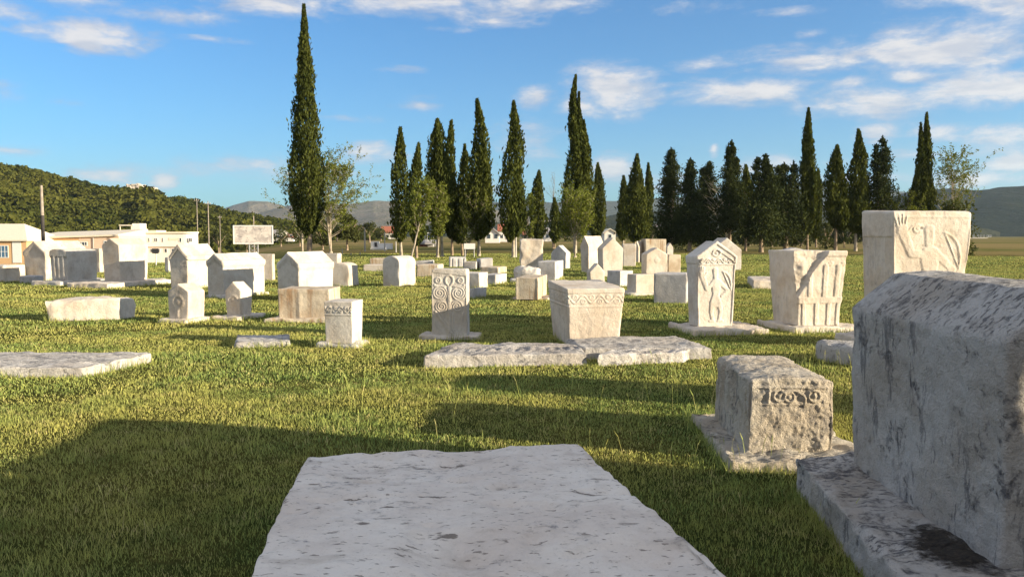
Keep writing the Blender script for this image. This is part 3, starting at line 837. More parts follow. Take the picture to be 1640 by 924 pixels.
def branchy(px, by, ty, wpx, label, leafmat='olive', nleaf=6, spread=.55, depth=4, seed=1, lsize=.16, name='young_tree', bark='bark2', group=None, lean=(0, 0), bare=0.0, nstem=1, Y=None, gap=1.0):
    if Y: x, y, gz = (px - 820) / F * Y, Y, 0.0
    else: x, y, gz = place(px, by)
    k = y / F; Ht = (HOR - ty) * k + EYE - gz; Rr = wpx * k / 2
    rs = random.Random(seed)
    root = empty(name, (x, y, gz)); tag(root, label, 'tree', group)
    mb = MB(); V3 = mathutils.Vector; tips = []
    stems = []
    mb.tube((0, 0, -.15), (0, 0, .12), Ht * .014 + .09, Ht * .014 + .05, 7)
    for s_ in range(nstem):
        p = V3((0, 0, 0)); off = V3((lean[0] + (rs.uniform(-1, 1) * .20 if nstem > 1 else 0), lean[1] + rs.uniform(-.12, .12), 0))
        hh_ = Ht * (1 if s_ == 0 else rs.uniform(.72, .95)); n = 9
        pts = [p]
        for i in range(n):
            p = p + V3((off.x * hh_ / n + rs.gauss(0, .05) * hh_ / 9, off.y * hh_ / n + rs.gauss(0, .05) * hh_ / 9, hh_ / n)); pts.append(p)
        r0 = (Ht * .013 + .025) * (1 if nstem == 1 else .75)
        for i in range(n): mb.tube(pts[i], pts[i + 1], r0 * (1 - .92 * i / n), r0 * (1 - .92 * (i + 1) / n), 6)
        stems.append((pts, r0, hh_))
    nsh = int(26 * spread / .5) if depth > 4 else 16
    for pts, r0, hh_ in stems:
        for _ in range(nsh // (1 if nstem == 1 else 1)):
            t = .18 + .80 * rs.random() ** .9; i = int(t * 9); i = min(i, 8)
            p = pts[i].lerp(pts[i + 1], t * 9 - i)
            pr = (math.sin(math.pi * min(1, (t - .05) * .95)) ** .7) if t < .98 else .1
            ln = Rr * (.55 + .55 * rs.random()) * max(.2, pr)
            a = rs.uniform(0, 6.283); u_ = rs.uniform(.5, 1.3) * (.6 / max(.3, spread)) 
            d = V3((math.cos(a), math.sin(a), u_)).normalized(); ln = min(ln / max(.4, math.hypot(d.x, d.y)), Ht * (1.02 - t) / max(.2, d.z) + .25)
            q = p; r = max(.012, r0 * .34 * (1 - t * .6)); m = 4
            for k2 in range(m):
                d = (d + V3((rs.gauss(0, .14), rs.gauss(0, .14), .10 + rs.gauss(0, .08)))).normalized()
                q2 = q + d * (ln / m); mb.tube(q, q2, r * (1 - .8 * k2 / m), r * (1 - .8 * (k2 + 1) / m), 4)
                if k2 >= 1:
                    for _t in range(2):
                        e = (d + V3((rs.gauss(0, .7), rs.gauss(0, .7), rs.gauss(.2, .4)))).normalized(); l2 = ln * rs.uniform(.14, .32)
                        q3 = q2 + e * l2; mb.tube(q2, q3, .011, .005, 3)
                        tips += [q2.lerp(q3, .4), q3, q2.lerp(q3, .75)]
                    tips.append(q2)
                q = q2
    mb.build('trunk', M[bark], root, True)
    if leafmat and nleaf:
        P = np.array([tuple(t) for t in tips if rs.random() > bare])
        P = np.repeat(P, nleaf, 0); P = P + rng.normal(size=P.shape) * .10
        v, q, tt = leaves(P, lsize, .3, None, .55)
        mesh('crown', v, [q], M[leafmat], root, False, None, tt)
    return root

def round_tree(px, Y, ty, by, wpx, label, mat='bush', name='round_tree', group=None, n=2600, cat='tree', lsize=None, lobes=22, trunk=True):
    x0, zb = at(px, by, Y); _, zt = at(px, ty, Y); k = Y / F
    gz = float(terrain(x0, Y)); zb = min(zb, gz + 2.5) if trunk else gz
    Rr = wpx * k / 2; Ht = zt - gz
    root = empty(name, (x0, Y, gz)); tag(root, label, cat, group)
    mb = MB()
    th = Ht * (.5 if trunk else .3)
    trunk_mb(mb, (0, 0, -.1), th, max(.06, Rr * .07))
    for _ in range(6):
        a = rng.uniform(0, 6.28); mb.tube((0, 0, th * .6), (Rr * .6 * math.cos(a), Rr * .6 * math.sin(a), Ht * .7), max(.04, Rr * .035), .02, 5)
    mb.build('trunk' if trunk else 'stem', M['bark'], root, True)
    zc0 = Ht * (.22 if trunk else .02)
    P = []; T_ = []
    for _ in range(lobes):
        t = rng.random(); a = rng.uniform(0, 6.28)
        rr = Rr * .62 * math.sqrt(rng.random()) * math.sin(math.pi * min(.98, t * .75 + .25)) ** .5
        c = np.array([rr * math.cos(a), rr * math.sin(a), zc0 + (Ht * .86 - zc0) * t + Ht * .03])
        s_ = Rr * rng.uniform(.22, .42)
        m_ = n // lobes
        d = rng.normal(size=(m_, 3)); d /= np.linalg.norm(d, axis=1)[:, None]
        p = c + d * (s_, s_, s_ * .8) * rng.uniform(.55, 1.05, (m_, 1))
        P.append(p); T_.append(np.full(m_, rng.random()))
    P = np.concatenate(P); T_ = np.concatenate(T_); ok = (P[:, 2] > .05) & (P[:, 2] < Ht * 1.03); P = P[ok]; T_ = T_[ok]
    v, q, tt = leaves(P, lsize or max(.16, Rr * .13), .2, None, .6)
    mesh('crown' if trunk else 'foliage', v, [q], M[mat], root, False, None, np.clip(.5 * tt + .5 * np.repeat(T_, 4), 0, 1))
    return root

cypress(496, 408, 17, 52, 376, 'tallest cypress of all, standing alone at the left with a very high narrow crown', dens=1.1, rough=.16, tp=1.05)
cypress(643, 412, 207, 29, 386, 'first cypress from the left in the group at centre, slim with a sharp tip')
cypress(667, 413, 232, 27, 392, 'second cypress from the left in the central group, shorter and behind a young leafy tree')
cypress(704, 411, 194, 40, 366, 'ragged cypress with a forked bushy top and two pale trunks in the central group', spires=[(7, 232, 26, 362), (-7, 250, 22, 366)], rough=.34, trunks=[(-3, .8), (4, .8)])
cypress(724, 409, 196, 25, 380, 'thin cypress with a curled bushy tip just right of the ragged forked one', spires=[(5, 260, 18, 384)], rough=.34)
cypress(741, 409, 234, 25, 386, 'small dark cypress squeezed in left of the broad shouldered central cypress', spires=[(-4, 300, 18, 388)], rough=.25)
cypress(767, 410, 163, 34, 384, 'broad shouldered tall cypress, the last one of the central group', spires=[(7, 232, 34, 380), (12, 268, 22, 376)], rough=.2)
cypress(822, 412, 166, 36, 386, 'tall cypress tapering evenly to a point, alone behind the tall rough slab', spires=[(10, 262, 26, 378)], rough=.16)
cypress(860, 402, 275, 25, 384, 'short slim dark cypress between the tapering one and the leafless sapling')
cypress(888, 398, 318, 18, 388, 'lowest dark cypress, small and narrow beside the leafless sapling')
cypress(921, 405, 126, 36, 372, 'second tallest cypress with several stepped tips, behind the pair of gabled stones', spires=[(8, 152, 24, 372), (15, 196, 30, 374), (-4, 300, 40, 376)], dens=1.05, rough=.22, tp=1.25)
cypress(957, 396, 263, 23, 384, 'short slim cypress just right of the stepped multi tipped one')
cypress(998, 397, 283, 22, 384, 'round topped low cypress, left one of the trio behind the flat topped chest')
cypress(1017, 398, 249, 31, 386, 'fat middle cypress of the trio behind the flat topped chest', spires=[(7, 290, 28, 384)], rough=.24, trunks=[(8, .6), (0, 1)])
cypress(1037, 395, 263, 19, 386, 'thin right hand cypress of the trio with a narrow tip')
cypress(1194, 402, 266, 28, 378, 'bright green slim cypress among the dark conifers')
cypress(1293, 402, 177, 25, 374, 'very thin tall cypress with a bent whip tip, right of the conifers', spires=[(1, 230, 27, 372)], dens=1.2)
cypress(1307, 396, 272, 20, 382, 'low dark cypress tucked behind the thin whip tipped one')
cypress(1338, 402, 235, 35, 366, 'stout cypress with a blunt tip behind the chipped stone with columns', spires=[(5, 285, 30, 368)], rough=.18)
cypress(1370, 402, 210, 35, 372, 'pointed broad cypress left of the bushy dark tree', spires=[(6, 275, 30, 374)], rough=.2)
cypress(1479, 402, 184, 19, 372, 'twin spired dark cypress behind the great carved stone at the right', spires=[(-9, 200, 17, 372), (-14, 268, 22, 372), (2, 262, 32, 372)], rough=.2, dens=1.1)
conifer(1408, 402, 224, 46, 372, 'bushy dark conifer with a ragged spiky top between two cypresses', 135, tops=((0, 1.0), (-9, .93), (6, .95)))
conifer(1073, 402, 243, 52, 385, 'pointed dark spruce, leftmost tree of the conifer row', 142)
conifer(1104, 403, 258, 46, 376, 'second conifer in the row, a little lower with a rounded tip', 120)
conifer(1134, 400, 263, 56, 382, 'wide low conifer with two small tips in the middle of the row', 142, tops=((0, 1.0), (-9, .93)))
conifer(1169, 403, 230, 40, 362, 'highest conifer of the row with a dense double tip', 142, tops=((0, 1.0), (-5, .97), (8, .85)))
conifer(1219, 404, 252, 52, 372, 'dense conifer with a forked tip right of the bright green cypress', 142, tops=((4, 1.0), (-8, .97), (10, .9)))
conifer(1258, 402, 262, 56, 374, 'last broad conifer of the row beside the whip tipped cypress', 150, tops=((-5, .98), (10, 1.0), (-14, .95)))
branchy(530, 404, 260, 126, 'half leafed young tree with spreading branches beside the tallest cypress', seed=4, nstem=3, nleaf=5, spread=.75, depth=5, lsize=.20, bare=.15)
branchy(485, 405, 285, 95, 'thin twiggy tree with few leaves in front of the tallest cypress trunk', seed=12, nstem=2, nleaf=5, spread=.6, depth=5, lsize=.16, bare=.35)
branchy(658, 416, 300, 38, 'yellow green young tree in front of the first two central cypresses', seed=6, nstem=2, nleaf=5, spread=.38, depth=5, lsize=.18, lean=(.12, 0), bare=.2)
branchy(701, 412, 300, 42, 'leafy yellowish young tree hugging the ragged forked cypress', seed=9, nstem=2, nleaf=5, spread=.38, depth=5, lsize=.18, bare=.2)
branchy(745, 410, 325, 56, 'leaning sparse young tree below the broad shouldered cypress', seed=15, nstem=2, nleaf=3, spread=.6, depth=5, lsize=.16, lean=(.15, 0), bare=.4)
branchy(845, 404, 320, 30, 'brownish leafed sapling against the evenly tapering cypress', seed=19, nleaf=5, spread=.35, depth=4, lsize=.2)
branchy(886, 398, 283, 26, 'leafless upright sapling with bare twigs', leafmat=None, seed=22, spread=.28, depth=5, bark='bark')
branchy(921, 412, 318, 76, 'golden green bushy young tree in front of the stepped cypress', seed=25, nleaf=5, spread=.4, depth=5, lsize=.18, nstem=3, bare=.1)
branchy(1165, 402, 300, 78, 'leafless wide branched tree in front of the conifer row', leafmat='olive', nleaf=1, seed=28, nstem=2, spread=.7, depth=5, bare=.6, lsize=.14)
branchy(1522, 402, 256, 100, 'feathery pale leafed tree rising behind the great carved stone', seed=33, nleaf=4, spread=.4, depth=5, lsize=.2, nstem=3, bare=.2)
branchy(1450, 402, 318, 60, 'low yellowish shrub tree between the bushy conifer and the twin spired cypress', seed=38, nleaf=5, spread=.6, depth=4, lsize=.2, nstem=2)
round_tree(1520, 66, 322, 405, 110, 'broad green shrub below the feathery tree', n=3000, trunk=False, name='shrub', cat='shrub', lsize=.26)
round_tree(556, 92, 338, 398, 56, 'round dark tree behind the half leafed young tree', n=3600)
round_tree(517, 110, 360, 396, 46, 'low dark green tree between the tallest cypress and the round dark tree', n=2400)
FT = ['far tree %s' % t for t in ('just left of the red roofed house','behind the round dark tree','rising above the red roofed house','in front of the hill foot left of the tallest cypress','above the middle of the billboard right side','directly right of the billboard post','behind the right side of the round dark tree','low behind the twiggy tree at the tallest cypress','left of the billboard frame','farthest left at the hill foot','behind the first central cypress','seen between the second central cypress and the forked one','seen behind the thin curled tip cypress','left of the evenly tapering cypress','behind the short slim dark cypress','behind the left side of the stepped cypress','right of the short slim cypress by the stepped one','behind the round topped low cypress of the trio','behind the leftmost spruce of the conifer row')]
k_ = -1
for (px, Y, ty, wp) in ((592,200,352,44),(572,240,356,40),(610,260,364,36),(480,190,362,44),(450,230,366,40),(425,260,368,46),(540,250,362,44),(505,300,366,50),(395,210,372,40),(350,230,362,46),(640,300,366,40),(690,260,366,36),(735,240,365,34),(790,300,370,40),(850,260,366,40),(905,240,364,36),(965,260,362,40),(1000,220,364,34),(1045,240,362,40)):
    k_ += 1
    round_tree(px, Y, ty, 390, wp, FT[k_], n=900, group='far trees beyond the fields', lobes=14)
for i, (px, wp) in enumerate(((1075,70),(1130,64),(1180,70),(1232,66),(1285,70),(1345,66),(1400,72),(1455,66))):
    round_tree(px, 165, 350 + (i * 7) % 9, 392, wp, 'broad green tree filling the gap behind the conifer row, %s from its left end' % ('first','second','third','fourth','fifth','sixth','seventh','eighth')[i], n=1100, trunk=False, group='broad trees behind the conifer row', lobes=20, lsize=.8)
SH = ['rounded olive green bush at the left end of the hedge line behind the conifer trunks','dull green bush behind the second conifer trunk','dark low bush under the wide conifer','brownish bush beside the leafless tree trunk','dark green bush below the bright green cypress','yellow green rounded bush between two conifer trunks','grey green bush behind the last conifer','tall dull bush right of the whip tipped cypress','broad olive bush left of the stout cypress','dark bush behind the stout cypress trunk','low bush between the two cypresses right of the stout one']
for i, (px, Y, ty, wp, mt) in enumerate(((1087,105,372,34,'bush'),(1118,120,375,34,'bush'),(1140,130,374,40,'pine'),(1162,125,376,34,'bush'),(1200,130,372,40,'pine'),(1236,120,372,44,'bush'),(1262,125,374,36,'bush'),(1283,120,373,40,'pine'),(1323,100,352,44,'bush'),(1352,110,362,36,'pine'),(1392,110,360,44,'bush'))):
    round_tree(px, Y, ty, 392, wp, SH[i], mat=mt, n=1300, trunk=False, name='bush', cat='bush', group='bushes in the hedge line behind the trees', lobes=14)

# ------------------------------------------------------------------ buildings at the left, beyond the road
def wall_box(px0, px1, py0, py1, Y, dep, mat, name, parent, fz=None):
    x0, z1 = at(px0, py0, Y); x1, _ = at(px1, py0, Y); _, z0 = at(px0, py1, Y)
    return MB().box(x0, x1, Y, Y + dep, z0, z1).build(name, mat, parent)
M['orange'] = plain('orange_render', (.60,.39,.21), .85, .05)
M['peach'] = plain('pale_peach_render', (.66,.50,.38), .85, .05)
M['white'] = plain('white_render', (.72,.69,.64), .85, .05)
M['cream'] = plain('cream_roof', (.70,.63,.50), .85, .05)
M['glass'] = plain('dark_glass', (.05,.07,.09), .15, .1)
M['blueglass'] = plain('blue_glass', (.08,.16,.26), .15, .1)
M['frame'] = plain('white_frame', (.75,.75,.73), .5, .03)
M['red'] = plain('red_tiles', (.34,.12,.07), .85, .2)
M['greyroof'] = plain('grey_roof', (.33,.31,.30), .85, .15)
M['concrete'] = plain('concrete', (.42,.40,.37), .9, .12)
M['pole'] = plain('weathered_wood_pole', (.30,.26,.22), .9, .2)
M['metal'] = plain('galvanised_metal', (.38,.38,.38), .5, .1, metallic=.4)
M['dark'] = plain('dark_opening', (.035,.035,.04), .9, .1)

def window(parent, px0, px1, py0, py1, Y, cols=2, rows=1, glass='glass'):
    x0, z1 = at(px0, py0, Y); x1, z0 = at(px1, py1, Y)
    mb = MB(); t = min(.12, (x1 - x0) * .12)
    y0, y1 = Y - .06, Y - .002
    mb.box(x0, x1, y0, y1, z0, z0 + t).box(x0, x1, y0, y1, z1 - t, z1).box(x0, x0 + t, y0, y1, z0 + t, z1 - t).box(x1 - t, x1, y0, y1, z0 + t, z1 - t)
    for c in range(1, cols):
        xc = x0 + (x1 - x0) * c / cols; mb.box(xc - t * .35, xc + t * .35, y0 + .01, y1, z0 + t, z1 - t)
    for r_ in range(1, rows):
        zc = z0 + (z1 - z0) * r_ / rows; mb.box(x0 + t, x1 - t, y0 + .02, y1, zc - t * .3, zc + t * .3)
    w_ = mb.build('window', M['frame'], parent)
    g = MB().box(x0 + t, x1 - t, Y - .025, Y - .004, z0 + t, z1 - t).build('pane', M[glass], w_)
    return w_

b = tag(empty('workshop_building'), 'low orange building with a cream hipped roof at the far left', 'building')
Yb = 150
x0, zt = at(-170, 384, Yb); x1, _ = at(42, 384, Yb); z0 = -4.4
MB().box(x0, x1, Yb, Yb + 12, z0, zt).build('wall', M['orange'], b)
xr0, zr = at(8, 363, Yb)
mb = MB(); mb.add([(x0 - .5, Yb - .6, zt), (x1 + .5, Yb - .6, zt), (x1 + .5, Yb + 12.6, zt), (x0 - .5, Yb + 12.6, zt), (x0 + 4, Yb + 6, zr + .6), (xr0, Yb + 6, zr + .6),
    (x0 - .5, Yb - .6, zt - .25), (x1 + .5, Yb - .6, zt - .25), (x1 + .5, Yb + 12.6, zt - .25), (x0 - .5, Yb + 12.6, zt - .25)],
    [[0, 1, 5, 4], [1, 2, 5], [2, 3, 4, 5], [3, 0, 4], [6, 7, 1, 0], [7, 8, 2, 1], [8, 9, 3, 2], [9, 6, 0, 3], [9, 8, 7, 6]])
mb.build('roof', M['cream'], b)
window(b, -4, 14, 393, 413, Yb, 3, 2, 'blueglass'); window(b, 0, 13, 383.5, 387, Yb, 3, 1)
window(b, -60, -38, 393, 413, Yb, 3, 2, 'blueglass')
wall_box(19, 33, 385, 421, Yb - .08, .07, M['frame'], 'door_panel', b)
b = tag(empty('long_workshop'), 'long low building with orange and peach walls under a cream roof edge', 'building')
Yb = 158
def strip(pa, pb, top, mat, nm, dep=12, Y=Yb):
    x0, z1 = at(pa, top, Y); x1, _ = at(pb, top, Y)
    MB().box(x0, x1, Y, Y + dep, -4.6, z1).build(nm, mat, b)
strip(42, 126, 381, M['orange'], 'wall'); strip(126.02, 150, 379, M['peach'], 'wall', 12); strip(150.04, 190, 378, M['peach'], 'wall', 11.9)
x0, za = at(36, 376, Yb); x1, zb_ = at(191, 371, Yb); _, zc = at(36, 383, Yb); _, zd = at(191, 378, Yb)
MB().add([(x0, Yb - .5, zc), (x1, Yb - .5, zd), (x1, Yb + 12.5, zd), (x0, Yb + 12.5, zc), (x0, Yb - .5, zc + .3), (x1, Yb - .5, zd + .3), (x1, Yb + 12.5, zb_ + .6), (x0, Yb + 12.5, za + .6)],
    [[0, 3, 2, 1], [4, 5, 6, 7], [0, 1, 5, 4], [1, 2, 6, 5], [2, 3, 7, 6], [3, 0, 4, 7]]).build('roof', M['cream'], b)
window(b, 126.5, 140, 387, 394, Yb, 3); window(b, 166, 175, 385.5, 393, Yb, 2)
xx, zz = at(149.5, 380, Yb); MB().tube((xx, Yb - .12, -4.4), (xx, Yb - .12, zz), .07, .07).build('downpipe', M['metal'], b, True)
b = tag(empty('white_apartment_building'), 'two storey white building with a small canopy room on its flat roof', 'building')
Yb = 170
def prism(pts, z0, z1):
    n = len(pts); v = [(x, y, z0) for x, y in pts] + [(x, y, z1) for x, y in pts]
    return MB().add(v, [[i, (i + 1) % n, n + (i + 1) % n, n + i] for i in range(n)] + [list(range(n))[::-1], list(range(n, 2 * n))])
xa, z1 = at(188, 374, Yb); xb_, _ = at(312, 374, Yb); xm, _ = at(228, 374, Yb)
_, zmid = at(0, 395, Yb); zmid = float(zmid)
curve = [(xm + 0.2, Yb)] + [(xb_ - 2.2 + 2.2 * math.sin(t), Yb + 2.2 - 2.2 * math.cos(t)) for t in np.linspace(0, math.pi / 2, 7)] + [(xb_ * (Yb + 12) / Yb, Yb + 12), (xm + .2, Yb + 12)]
prism(curve, -5, zmid).build('ground_floor', M['white'], b)
prism([(x, y - .5 if y < Yb + 5 else y) for x, y in curve], zmid + .003, z1).build('wall', M['white'], b)
prism([(x + (.3 if x > xm + 1 else 0), y - .8 if y < Yb + 5 else y + .2) for x, y in curve], z1 + .003, z1 + .35).build('roof', M['cream'], b)
MB().box(xa, xm, Yb + 1, Yb + 12, -5, z1 - .1).build('side_wing', M['peach'], b)
for (p0, p1) in ((237,240),(246,253),(259.5,262)): window(b, p0, p1, 381, 388, Yb - .5, 2 if p1 - p0 > 4 else 1)
for (p0, p1) in ((287,291),(302,308)): window(b, p0, p1, 381, 388, Yb - .5, 2 if p1 - p0 > 4 else 1)
wall_box(270, 286, 381, 385, Yb - .56, .055, M['cream'], 'balcony_panel', b)
for i in range(6):
    p0 = 240 + i * 11.5; window(b, p0, p0 + 5, 398, 405, Yb, 1)
xc0, zc0 = at(192, 362, Yb + 2); xc1, zc1 = at(212, 373, Yb + 2)
xd1, zd1 = at(224, 358, Yb + 2)
MB().box(xc1, xd1, Yb + 2, Yb + 5, z1 - .1, zd1).build('stair_head', M['white'], b)
mb = MB().box(xc0, xc1 + .3, Yb + 1.6, Yb + 5.2, zc0 + .02, zc0 + .25)
for q in (xc0 + .1, xc1 - .1): mb.box(q - .08, q + .08, Yb + 1.8, Yb + 1.96, z1 - .1, zc0 + .02)
mb.build('canopy', M['cream'], b)
x0, z0_ = at(218, 369, Yb + 3); x1, _ = at(250, 369, Yb + 3)
MB().box(xd1 + .02, x1, Yb + 3, Yb + 8, z1 + .36, z0_).build('roof_parapet', M['cream'], b)

def house(label, px0, px1, pyw, pyr, Y, wall='white', roof='red', axis='x', nwin=3, dep=8, base=0.0, group='distant village houses'):
    x0, zw = at(px0, pyw, Y); x1, _ = at(px1, pyw, Y); _, zr = at(px0, pyr, Y)
    r_ = tag(empty('house', ((x0 + x1) / 2, Y + dep / 2, 0)), label, 'house', group)
    ox, oy = (x0 + x1) / 2, Y + dep / 2
    w2 = (x1 - x0) / 2
    mb = MB().box(-w2, w2, -dep / 2, dep / 2, base - .3, zw)
    if axis == 'y':      # gable towards the camera
        mb.add([(-w2, -dep / 2, zw), (w2, -dep / 2, zw), (0, -dep / 2, zr), (-w2, dep / 2, zw), (w2, dep / 2, zw), (0, dep / 2, zr)], [[0, 1, 2], [3, 5, 4]])
    else:
        mb.add([(-w2, -dep / 2, zw), (-w2, dep / 2, zw), (-w2, 0, zr), (w2, -dep / 2, zw), (w2, dep / 2, zw), (w2, 0, zr)], [[0, 2, 1], [3, 4, 5]])
    mb.build('wall', M[wall], r_)
    MB().gable(-w2, w2, -dep / 2, dep / 2, zw, zr, .4, .22, axis).build('roof', M[roof], r_)
    hh = zw - base
    for i in range(nwin):
        for lv in range(max(1, int(hh // 2.8))):
            xc = -w2 + 2 * w2 * (i + .5) / nwin; zc = base + 1.5 + lv * 2.8; s_ = .5
            f = MB().box(xc - s_, xc + s_, -dep / 2 - .05, -dep / 2 - .003, zc - .6, zc + .6).build('window', M['frame'], r_)
            MB().box(xc - s_ + .1, xc + s_ - .1, -dep / 2 - .07, -dep / 2 - .052, zc - .5, zc + .5).build('pane', M['glass'], f)
    return r_
house('distant white house with an orange red tiled roof left of the central cypress group', 610, 632, 373, 363, 330, 'white', 'red', 'x', 3)
house('distant white gabled house between the broad cypress and the tapering cypress', 777, 800, 377, 366, 190, 'white', 'greyroof', 'y', 2)
house('tall distant white house half behind the tapering cypress', 799, 816, 370, 360, 220, 'white', 'red', 'x', 2)
house('distant white house seen between the tapering cypress and the stepped cypress', 872, 890, 374, 366, 240, 'white', 'greyroof', 'x', 2)
house('white gabled house just right of the stepped cypress', 968, 986, 374, 367, 230, 'white', 'cream', 'y', 1)
house('small distant red roofed house left of the small slim cypress', 838, 850, 376, 369, 300, 'white', 'red', 'x', 2)
house('faint white house behind the first conifer of the row', 1052, 1064, 366, 360, 420, 'white', 'greyroof', 'x', 2, base=5)
house('low red walled shed behind the second central cypress', 668, 684, 391, 386, 125, 'red', 'greyroof', 'x', 1, 5, group='small sheds beyond the fence')
house('small grey shed beside the red walled shed', 685, 694, 391, 386.5, 122, 'concrete', 'greyroof', 'x', 1, 4, group='small sheds beyond the fence')
house('tiny white house at the hill foot beside the billboard', 432, 450, 374, 369, 300, 'white', 'greyroof', 'x', 2)
house('tiny red roofed house beyond the billboard near the tallest cypress', 455, 470, 380, 376, 280, 'white', 'red', 'x', 2)
for i, (a_, c_) in enumerate(((1550, 1562), (1564, 1578), (1580, 1588))):
    house(['leftmost tiny white building at the foot of the right hand mountain', 'middle tiny white building at the foot of the right hand mountain', 'rightmost tiny white building at the foot of the right hand mountain'][i], a_, c_, 384 - i % 2, 381.5, 560, 'white', 'cream', 'x', 3, 12)
# little block built kiosk by the fence
k = tag(empty('kiosk'), 'small white block kiosk with an open hatch and rubble on top by the wire fence', 'kiosk')
Y = 95; gz = float(terrain(*[v for v in (at(603, 400, Y)[0], Y)]))
wall_box(593, 616, 397, 410, Y, 3, M['white'], 'low_wall', k)
x0, z0_ = at(588, 408, Y + .5); x1, z1 = at(599, 387, Y + .5); MB().box(x0, x1, Y + 3.01, Y + 4.6, z0_, z1).build('hut', M['white'], k)
x0, z0_ = at(593, 396, Y); x1, z1 = at(597, 389, Y); MB().box(x0, x1, Y + 2.95, Y + 3.005, z0_, z1).build('hatch', M['dark'], k)
x0, z0_ = at(599, 396, Y); x1, z1 = at(622, 390, Y); MB().box(x0, x1, Y + 3.01, Y + 3.4, z0_ - .3, z1).build('back_wall', M['white'], k)

# ------------------------------------------------------------------ billboard, poles, posts
def poster():
    m, T = newmat('faded_poster')
    tc = T.n('ShaderNodeTexCoord').outputs['Object']
    n = T.noise(tc, 1.6, 7, .7, .8); n2 = T.noise(T.scale(tc, (1, 1, 2)), 2.6, 5, .6, .5)
    c = T.mix(T.smooth(n, .44, .62), (.62,.57,.52), (.40,.36,.34))
    c = T.mix(T.math('MULTIPLY', T.smooth(n2, .55, .64), .75), c, (.20,.19,.19))
    p = T.n('ShaderNodeBsdfPrincipled', inp={'Base Color': c, 'Roughness': .5}); finish(m, T, p.outputs[0]); return m
Y = 62; x, _ = at(406, 400, Y); gz = float(terrain(x, Y))
bb = tag(empty('billboard', (x, Y, gz), R(6)), 'white framed billboard with a faded monochrome picture on a lattice post', 'billboard')
_, zt = at(406, 361, Y); _, zb = at(406, 391, Y); w2 = 31 * Y / F
MB().box(-w2 + .06, w2 - .06, -.03, .03, zb - gz + .06, zt - gz - .06).build('poster', poster(), bb)
mb = MB(); t = .07
for (a_, b_, c_, d_) in ((-w2, w2, zb - gz, zb - gz + t), (-w2, w2, zt - gz - t, zt - gz), (-w2, -w2 + t, zb - gz + t, zt - gz - t), (w2 - t, w2, zb - gz + t, zt - gz - t)): mb.box(a_, b_, -.06, .05, c_, d_)
mb.build('frame', M['frame'], bb)
mb = MB(); hz = zb - gz
for s_ in (-.32, .32): mb.tube((s_, .05, -.2), (s_, .05, hz), .05, .05)
for i in range(4):
    za, zb2 = hz * i / 4, hz * (i + 1) / 4
    mb.tube((-.32, .05, za), (.32, .05, zb2), .025, .025, 4); mb.tube((.32, .05, za), (-.32, .05, zb2), .025, .025, 4)
mb.build('lattice_post', M['metal'], bb)

def pole(px, ty, by, Y, r, label, name='utility_pole', mat='pole', arm=True, group=None, cat='pole'):
    x, zt = at(px, ty, Y); gz = float(terrain(x, Y)); h = zt - gz
    o = tag(empty(name, (x, Y, gz)), label, cat, group)
    MB().tube((0, 0, -.2), (0, 0, h), r, r * .7, 8).build('pole', M[mat], o, True)
    if arm:
        mb = MB().box(-r * 5, r * 5, -r * 1.9, -r * 1.0, h - .6, h - .48)
        mb.build('crossarm', M[mat], o)
        for s_ in (-r * 4, 0, r * 4): MB().tube((s_, -r * 1.45, h - .48), (s_, -r * 1.45, h - .28), .04, .025, 6).build('insulator', M['white'], o, True)
    return o
p_ = tag(empty('wooden_pole', (at(66, 297, 90)[0], 90, float(terrain(at(66, 297, 90)[0], 90)))), 'thick pole with a pale top and dark lower half in front of the orange building', 'pole')
hh = at(66, 297, 90)[1] - p_.location.z; hm = at(66, 345, 90)[1] - p_.location.z
MB().tube((0, 0, -.2), (0, 0, hm), .20, .19, 10).build('lower_pole', plain('tarred_wood', (.05, .045, .045), .8), p_, True)
MB().tube((0, 0, hm + .002), (0, 0, hh), .18, .14, 10).build('upper_pole', M['pole'], p_, True)
pole(315, 318, 395, 210, .13, 'thin utility pole, left one of the two in front of the wooded hill', group='utility poles below the hill')
pole(333, 322, 395, 150, .12, 'taller utility pole, right one of the two in front of the wooded hill', group='utility poles below the hill')
pole(352, 345, 395, 200, .09, 'short faint utility pole between the two tall poles and the billboard', group='utility poles below the hill')
pole(406, 346, 392, 110, .10, 'utility pole rising directly behind the billboard', arm=False)
pole(584, 365, 400, 85, .09, 'grey concrete post standing left of the block kiosk', mat='concrete', arm=False, cat='post', name='concrete_post')
pole(616, 372, 408, 85, .07, 'grey concrete post at the right edge of the block kiosk', mat='concrete', arm=False, cat='post', name='concrete_post')
pole(634, 387, 410, 80, .07, 'short concrete post left of the first central cypress trunk', mat='concrete', arm=False, cat='post', name='concrete_post')
pole(826, 374, 417, 62, .09, 'pale concrete post in front of the evenly tapering cypress', mat='concrete', arm=False, cat='post', name='concrete_post')
for (px, top, lab) in ((548, 398, 'first low white fence post from the left beyond the stones'), (562, 405, 'second low fence post, leaning, beyond the stones'), (577, 404, 'third low fence post near the block kiosk')):
    pole(px, top, 412, 70, .05, lab, name='fence_post', mat='concrete', arm=False, group='low posts of the wire fence', cat='post')
